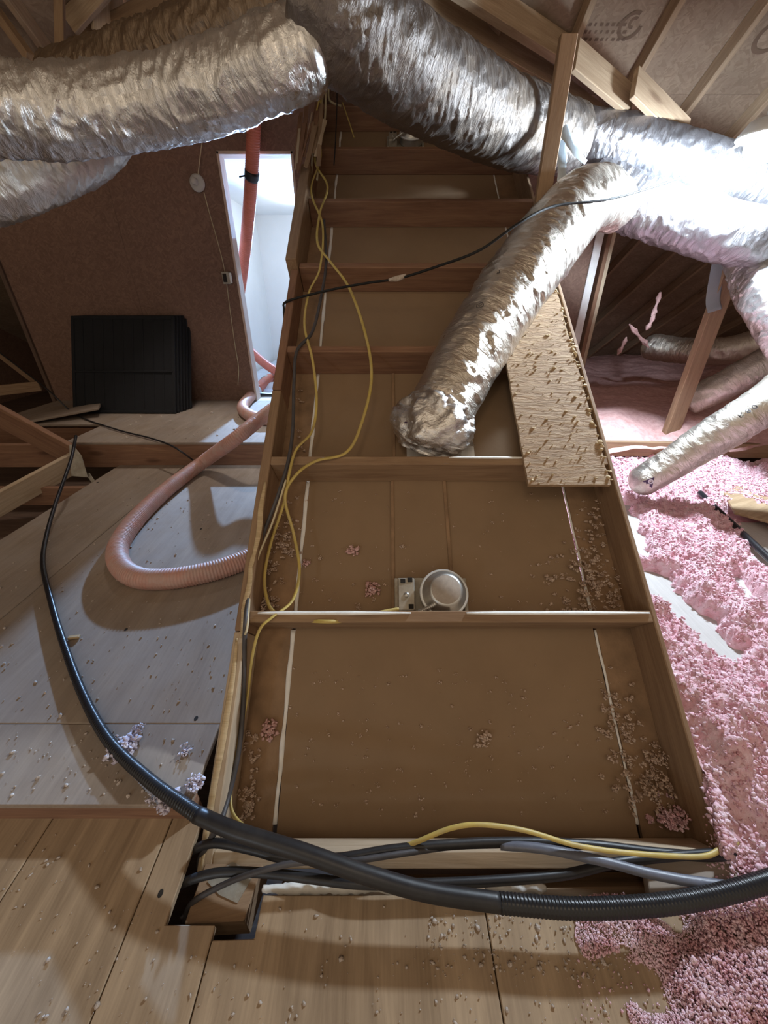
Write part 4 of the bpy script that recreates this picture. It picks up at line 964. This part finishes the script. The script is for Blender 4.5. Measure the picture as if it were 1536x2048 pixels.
def far_h(X, Y):
    h = 0.30 + 0.30*(fbm(X*0.9, Y*0.9, 4.0, 3)-0.45) + 0.05*(fbm(X*7, Y*7, 2.2, 3)-0.5) + 0.015*(fbm(X*22, Y*22, 2.2, 2)-0.5)
    return h - 0.13*np.exp(-((Y-2.9)/0.35)**2)
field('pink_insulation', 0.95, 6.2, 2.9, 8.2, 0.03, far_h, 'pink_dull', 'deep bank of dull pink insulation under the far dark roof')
def on_field(n, x0, x1, y0, y1, hf, keepfun=None):
    X = x0+(x1-x0)*RNG.random(n); Y = y0+(y1-y0)*RNG.random(n); return X, Y, hf(X, Y)
X, Y, Z = on_field(84000, 0.92, 2.9, -0.3, 2.9, near_h)
k = Z > np.where(Y < 0.75, 0.012, 0.078); X, Y, Z = X[k], Y[k], Z[k]
puffs('pink_insulation', np.stack([X, Y, Z+0.004], 1), 0.0018+0.0055*RNG.random(len(X))**2, 'pink', label='small pink tufts on the heaped insulation right of the frame', cat='insulation', kind='stuff')
# front right corner, strewn over the plywood
def blob_pts(spots, n_per, z=0.012):
    C, R = [], []
    for px, py, rx, ry, dens in spots:
        n = int(n_per*dens)
        for _ in range(n):
            a = random.gauss(0, 0.45); b = random.gauss(0, 0.45)
            p = at_z(px+a*rx, py+b*ry, z); hh = max(0, 1-(a*a+b*b))
            C.append((p.x, p.y, z+hh*0.016*random.random())); R.append(0.0014+0.0036*random.random()*(0.5+hh))
    return np.array(C), np.array(R)
C, R = blob_pts([(1490, 1690, 60, 70, 1.6), (1540, 1620, 60, 90, 1.5), (1480, 1660, 40, 40, .8)], 1100)
CC, RR = [], []
for _ in range(80000):
    px, py = random.uniform(1150, 2000), random.uniform(1790, 2350)
    p = at_z(px, py, 0.0)
    d = float(fbm(p.x*9+2, p.y*9+5, 1.5, 3)) - 0.5
    e = min(1.0, (px-1150)/300.0)*0.62 + min(1.0, max(0, (py-1830)/160.0))*0.12 - 0.33 - max(0.0, (py-2080)/260.0)*0.5 - max(0.0, (px-1800)/200.0)*0.3
    if px > 1420 and py < 1850: e += 0.12
    hgt = d*1.5 + e
    if hgt < 0.0 and random.random() > 0.02: continue
    hgt = max(0.0, min(hgt, 0.5))
    CC.append((p.x, p.y, 0.003+0.07*hgt*random.random()**0.6)); RR.append(0.0009+0.0022*random.random()**1.5*(0.6+hgt*1.3))
C = np.r_[C, np.array(CC)]; R = np.r_[R, np.array(RR)]
C2, R2 = [], []
for _ in range(1500):
    k = random.random(); p = at_z(1385+68*k+random.gauss(0, 5), 1440+260*k+random.gauss(0, 8), 0.07)
    C2.append((p.x+0.008, p.y, 0.045+0.035*random.random())); R2.append(0.002+0.006*random.random())
C = np.r_[C, np.array(C2)]; R = np.r_[R, np.array(R2)]
puffs('pink_insulation', C, R, 'pink', label='pink insulation strewn over the plywood in the lower right corner', cat='insulation', kind='stuff')
# tufts caught in the frame, right strip and left strip
def chase_pts(spots, n_per):
    C, R = [], []
    for px, py, rx, ry, dens, h in spots:
        for _ in range(int(n_per*dens/7)):
            a = random.gauss(0, 0.5); b = random.gauss(0, 0.5); off = -DEPTH+0.003+h*max(0, 1-a*a-b*b)*random.random()
            p = at_slope(px+a*rx, py+b*ry, off); sg = random.uniform(.003, .008); q = p.copy()
            for _ in range(random.randint(8, 26)):
                q = q + Vector((random.gauss(0, sg), random.gauss(0, sg), 0))*0.7; q = q + (p-q)*0.15
                w = q + NV*abs(random.gauss(0, sg*0.9))
                if w.x < XL+0.004 or w.x > XR-0.004: continue
                sk = s_of(w) % BAY
                if sk < 0.045: continue
                C.append(w[:]); R.append(0.0011+0.0028*random.random()**1.4)
    return np.array(C), np.array(R)
C, R = chase_pts([(1195, 1040, 35, 60, .8, .03), (1175, 1120, 45, 60, 1.2, .05), (1200, 1180, 55, 55, 1.8, .06), (1150, 1225, 60, 18, .8, .04), (1110, 1160, 40, 40, .35, .01),
                  (1240, 1450, 45, 110, .8, .025), (1290, 1560, 70, 90, 1.6, .045), (1215, 1420, 25, 50, .3, .01)], 330)
puffs('insulation_tufts', C, R, 'tuft_brown', label='brownish insulation tufts caught along the right strip of the frame', cat='insulation', kind='stuff')
C, R = chase_pts([(575, 1040, 22, 40, .5, .02), (562, 1090, 25, 40, .7, .03), (545, 1150, 22, 35, .5, .03), (535, 1215, 30, 25, .9, .04), (580, 1100, 20, 20, .3, .02), (600, 870, 14, 60, .25, .01), (598, 790, 10, 60, .15, .01),
                  (500, 1500, 22, 55, .6, .03), (492, 1600, 26, 50, .8, .03), (650, 1240, 50, 14, .5, .02)], 240)
puffs('insulation_tufts', C, R, 'tuft_brown', label='brownish insulation tufts caught along the left strip of the frame', cat='insulation', kind='stuff')
C, R = chase_pts([(1350, 1650, 55, 45, 2.2, .08), (1390, 1680, 50, 30, 1.2, .08), (1230, 1240, 60, 10, .5, .10)], 330)
puffs('insulation_tufts', C, R, 'pink', label='pale pink insulation tufts at the lower right corner of the frame', cat='insulation', kind='stuff')
# single tufts lying on the drywall
gT = 'single tufts on the drywall'
for px, py, R_, n, mat, lab in ((705, 1102, .030, 70, 'tuft_pink', 'pink tuft on the drywall left of the patch strip, upper one'), (745, 1178, .032, 80, 'tuft_pink', 'pink tuft on the drywall touching the junction box'),
                          (612, 1128, .020, 40, 'tuft_pink', 'pink tuft lying across the left white seam'), (805, 1092, .016, 26, 'tuft_brown', 'small brown tuft on the patch strip above the lamp housing'),
                          (717, 1215, .014, 22, 'tuft_brown', 'small brown tuft between the pink tuft and the crosspiece'), (968, 1478, .028, 60, 'tuft_brown', 'loose tuft near the right of the lowest drywall bay'),
                          (540, 1460, .035, 90, 'tuft_pink', 'long pink tuft beside the seam in the lowest bay'), (640, 1115, .014, 20, 'tuft_brown', 'tiny brown tuft right of the left white seam')):
    c, r = tuft(at_slope(px, py, -DEPTH+0.006), R_, n, NV)
    puffs('insulation_tuft', c, r, mat, label=lab, cat='insulation', group=gT)
# tufts by the conduit on the left deck, lilac light put into their colour
for px, py, R_, n, lab in ((275, 1462, .022, 50, 'pale tuft on the deck right of the conduit, uppermost'), (245, 1500, .045, 150, 'wide pale tuft heap around the conduit on the left deck'), (372, 1502, .022, 50, 'pale tuft on the deck beside the foot of the left side board'),
                        (392, 1568, .028, 70, 'pale tuft against the foot of the left side board'), (335, 1605, .035, 90, 'pale tuft heap at the deck edge below the conduit'), (300, 1600, .02, 30, 'small pale tuft left of the heap at the deck edge')):
    c, r = tuft(at_z(px, py, Z_MID+0.004), R_, n, (0, 0, 1))
    puffs('insulation_tuft', c, r, 'tuft_lilac', label=lab, cat='insulation', group='pale tufts on the left deck')
# crumbs everywhere
C, R = [], []
def crumbs(poly_px, z, n, r0, r1):
    xs = [p[0] for p in poly_px]; ys = [p[1] for p in poly_px]
    for _ in range(n):
        p = at_z(random.uniform(min(xs), max(xs)), random.uniform(min(ys), max(ys)), z)
        if z == Z_MID and (p.x > -0.53 or p.y < 0.53 or p.y > 2.85 or p.x < -2.1): continue
        if z == 0 and (p.y > 0.34 and p.x > -0.6): continue
        if z == 0 and (-0.51 < p.x < -0.28 and p.y > 0.27): continue
        C.append((p.x, p.y, z+0.002)); R.append(r0+(r1-r0)*random.random()**3)
crumbs([(0, 1000), (500, 1620)], Z_MID, 520, .0012, .0055); crumbs([(60, 940), (420, 1060)], Z_MID, 120, .002, .008)
crumbs([(0, 1660), (1300, 2048)], 0, 420, .0009, .004); crumbs([(850, 1830), (1250, 1960)], 0, 260, .0012, .0042); crumbs([(160, 815), (520, 880)], Z_RAISED, 60, .003, .012)
puffs('crumbs', np.array(C), np.array(R), 'crumb', label='pale crumbs of insulation scattered over the plywood decks', cat='debris', kind='stuff')
C, R = [], []
for _ in range(520):
    px, py = random.uniform(580, 1260), random.uniform(980, 1690)
    if 960 > py or (1240 < py < 1330): continue
    p = at_slope(px, py, -DEPTH+0.002)
    if p.x < XL+.02 or p.x > XR-.02 or s_of(p) % BAY < 0.06: continue
    for q in range(random.choice((1, 2, 4, 9))):
        C.append((p.x+random.gauss(0, .004), p.y+random.gauss(0, .004), p.z+abs(random.gauss(0, .002)))); R.append(.0009+.0022*random.random()**2)
puffs('crumbs', np.array(C), np.array(R), 'tuft_brown', label='brownish crumbs scattered on the drywall inside the frame', cat='debris', kind='stuff')
# fibres on the chipboard flap
C, R = [], []
for _ in range(260):
    q = slope(s0+LL*random.random(), pa.x+W2*random.random(), 0.020); C.append(q[:]); R.append(.0015+.004*random.random()**2)
for _ in range(90):
    q = slope(s0+LL*random.random(), pa.x+W2+random.gauss(0, .006), 0.016); C.append(q[:]); R.append(.003+.006*random.random())
puffs('crumbs', np.array(C), np.array(R), 'splinter', label='pale fibres stuck to the chipboard strip', cat='debris', kind='stuff')
# insulation shreds hanging in the far right dark
for px, py, h, lab in ((1313, 610, 26, 'upper pink shred hanging in the dark far right'), (1302, 645, 16, 'lower pink shred hanging in the dark far right'), (1278, 672, 24, 'pink shred on the far duct end'), (1245, 692, 18, 'small pink shred left of the far duct')):
    dx = -10 if px > 1290 else (20 if px == 1278 else -10)
    tube('insulation_shred', [at_t(px+(-dx if dx > 0 else 8), py-h, 4.0), at_t(px, py, 4.02), at_t(px+dx, py+h, 4.05)], [0.006, 0.022, 0.010, 0.026, 0.005], 'pink_dull', None, seg=14, ds=0.012,
         rfun=lambda s, th, R, Ln: R*(0.5+1.0*vnoise(s*30+px, np.cos(th)*2, np.sin(th)*2)), label=lab, cat='insulation', group='pink shreds far right')
# pale wood chip by the conduit
wc = at_z(146, 1276, Z_MID+0.008)
board('wood_chip', wc - Vector((.02, 0, 0)), wc + Vector((.022, .008, 0)), .018, .012, (0, 1, 0), 'splinter', label='pale wood chip lying against the conduit on the left deck', cat='chip', bev=0.004)
# maker's stamp printed on the roof sheathing
def at_roof(px, py):
    d = ray(px, py); t = (A0 - CAMZ)/(d.z + P_*d.y); return C0 + d*t - Vector((0, 0.3, 1.0))*0.004
RU = Vector((0, 1, -P_)).normalized()
def roof_mark(name, c, polys, label, ax=Vector((1, 0, 0))):
    me = bpy.data.meshes.new(name); V = []; Fs = []
    for p in polys:
        Fs.append(list(range(len(V), len(V)+len(p)))); V += [tuple(ax*a + RU*b) for a, b in p]
    me.from_pydata(V, [], Fs)
    return meshobj(name, me, 'ink_brown', Matrix.Translation(c), roof)
for px, py, r in ((1262, 50, .075), (1545, 70, .10)):
    c = at_roof(px, py)
    roof_mark('stamp_ring', c, ringq(r*0.72, r, 32)[:26] + ringq(r*0.2, r*0.42, 20, r*0.1, -r*0.2)[4:17], None)
for k in range(3):
    pol = []
    for q in range(9):
        a = -0.16+q*0.036; w = random.uniform(.012, .024); pol.append([(a, -.006), (a+w, -.006), (a+w, .012), (a, .012)])
    roof_mark('stamp_line', at_roof(1206, 46+15*k), pol, None)
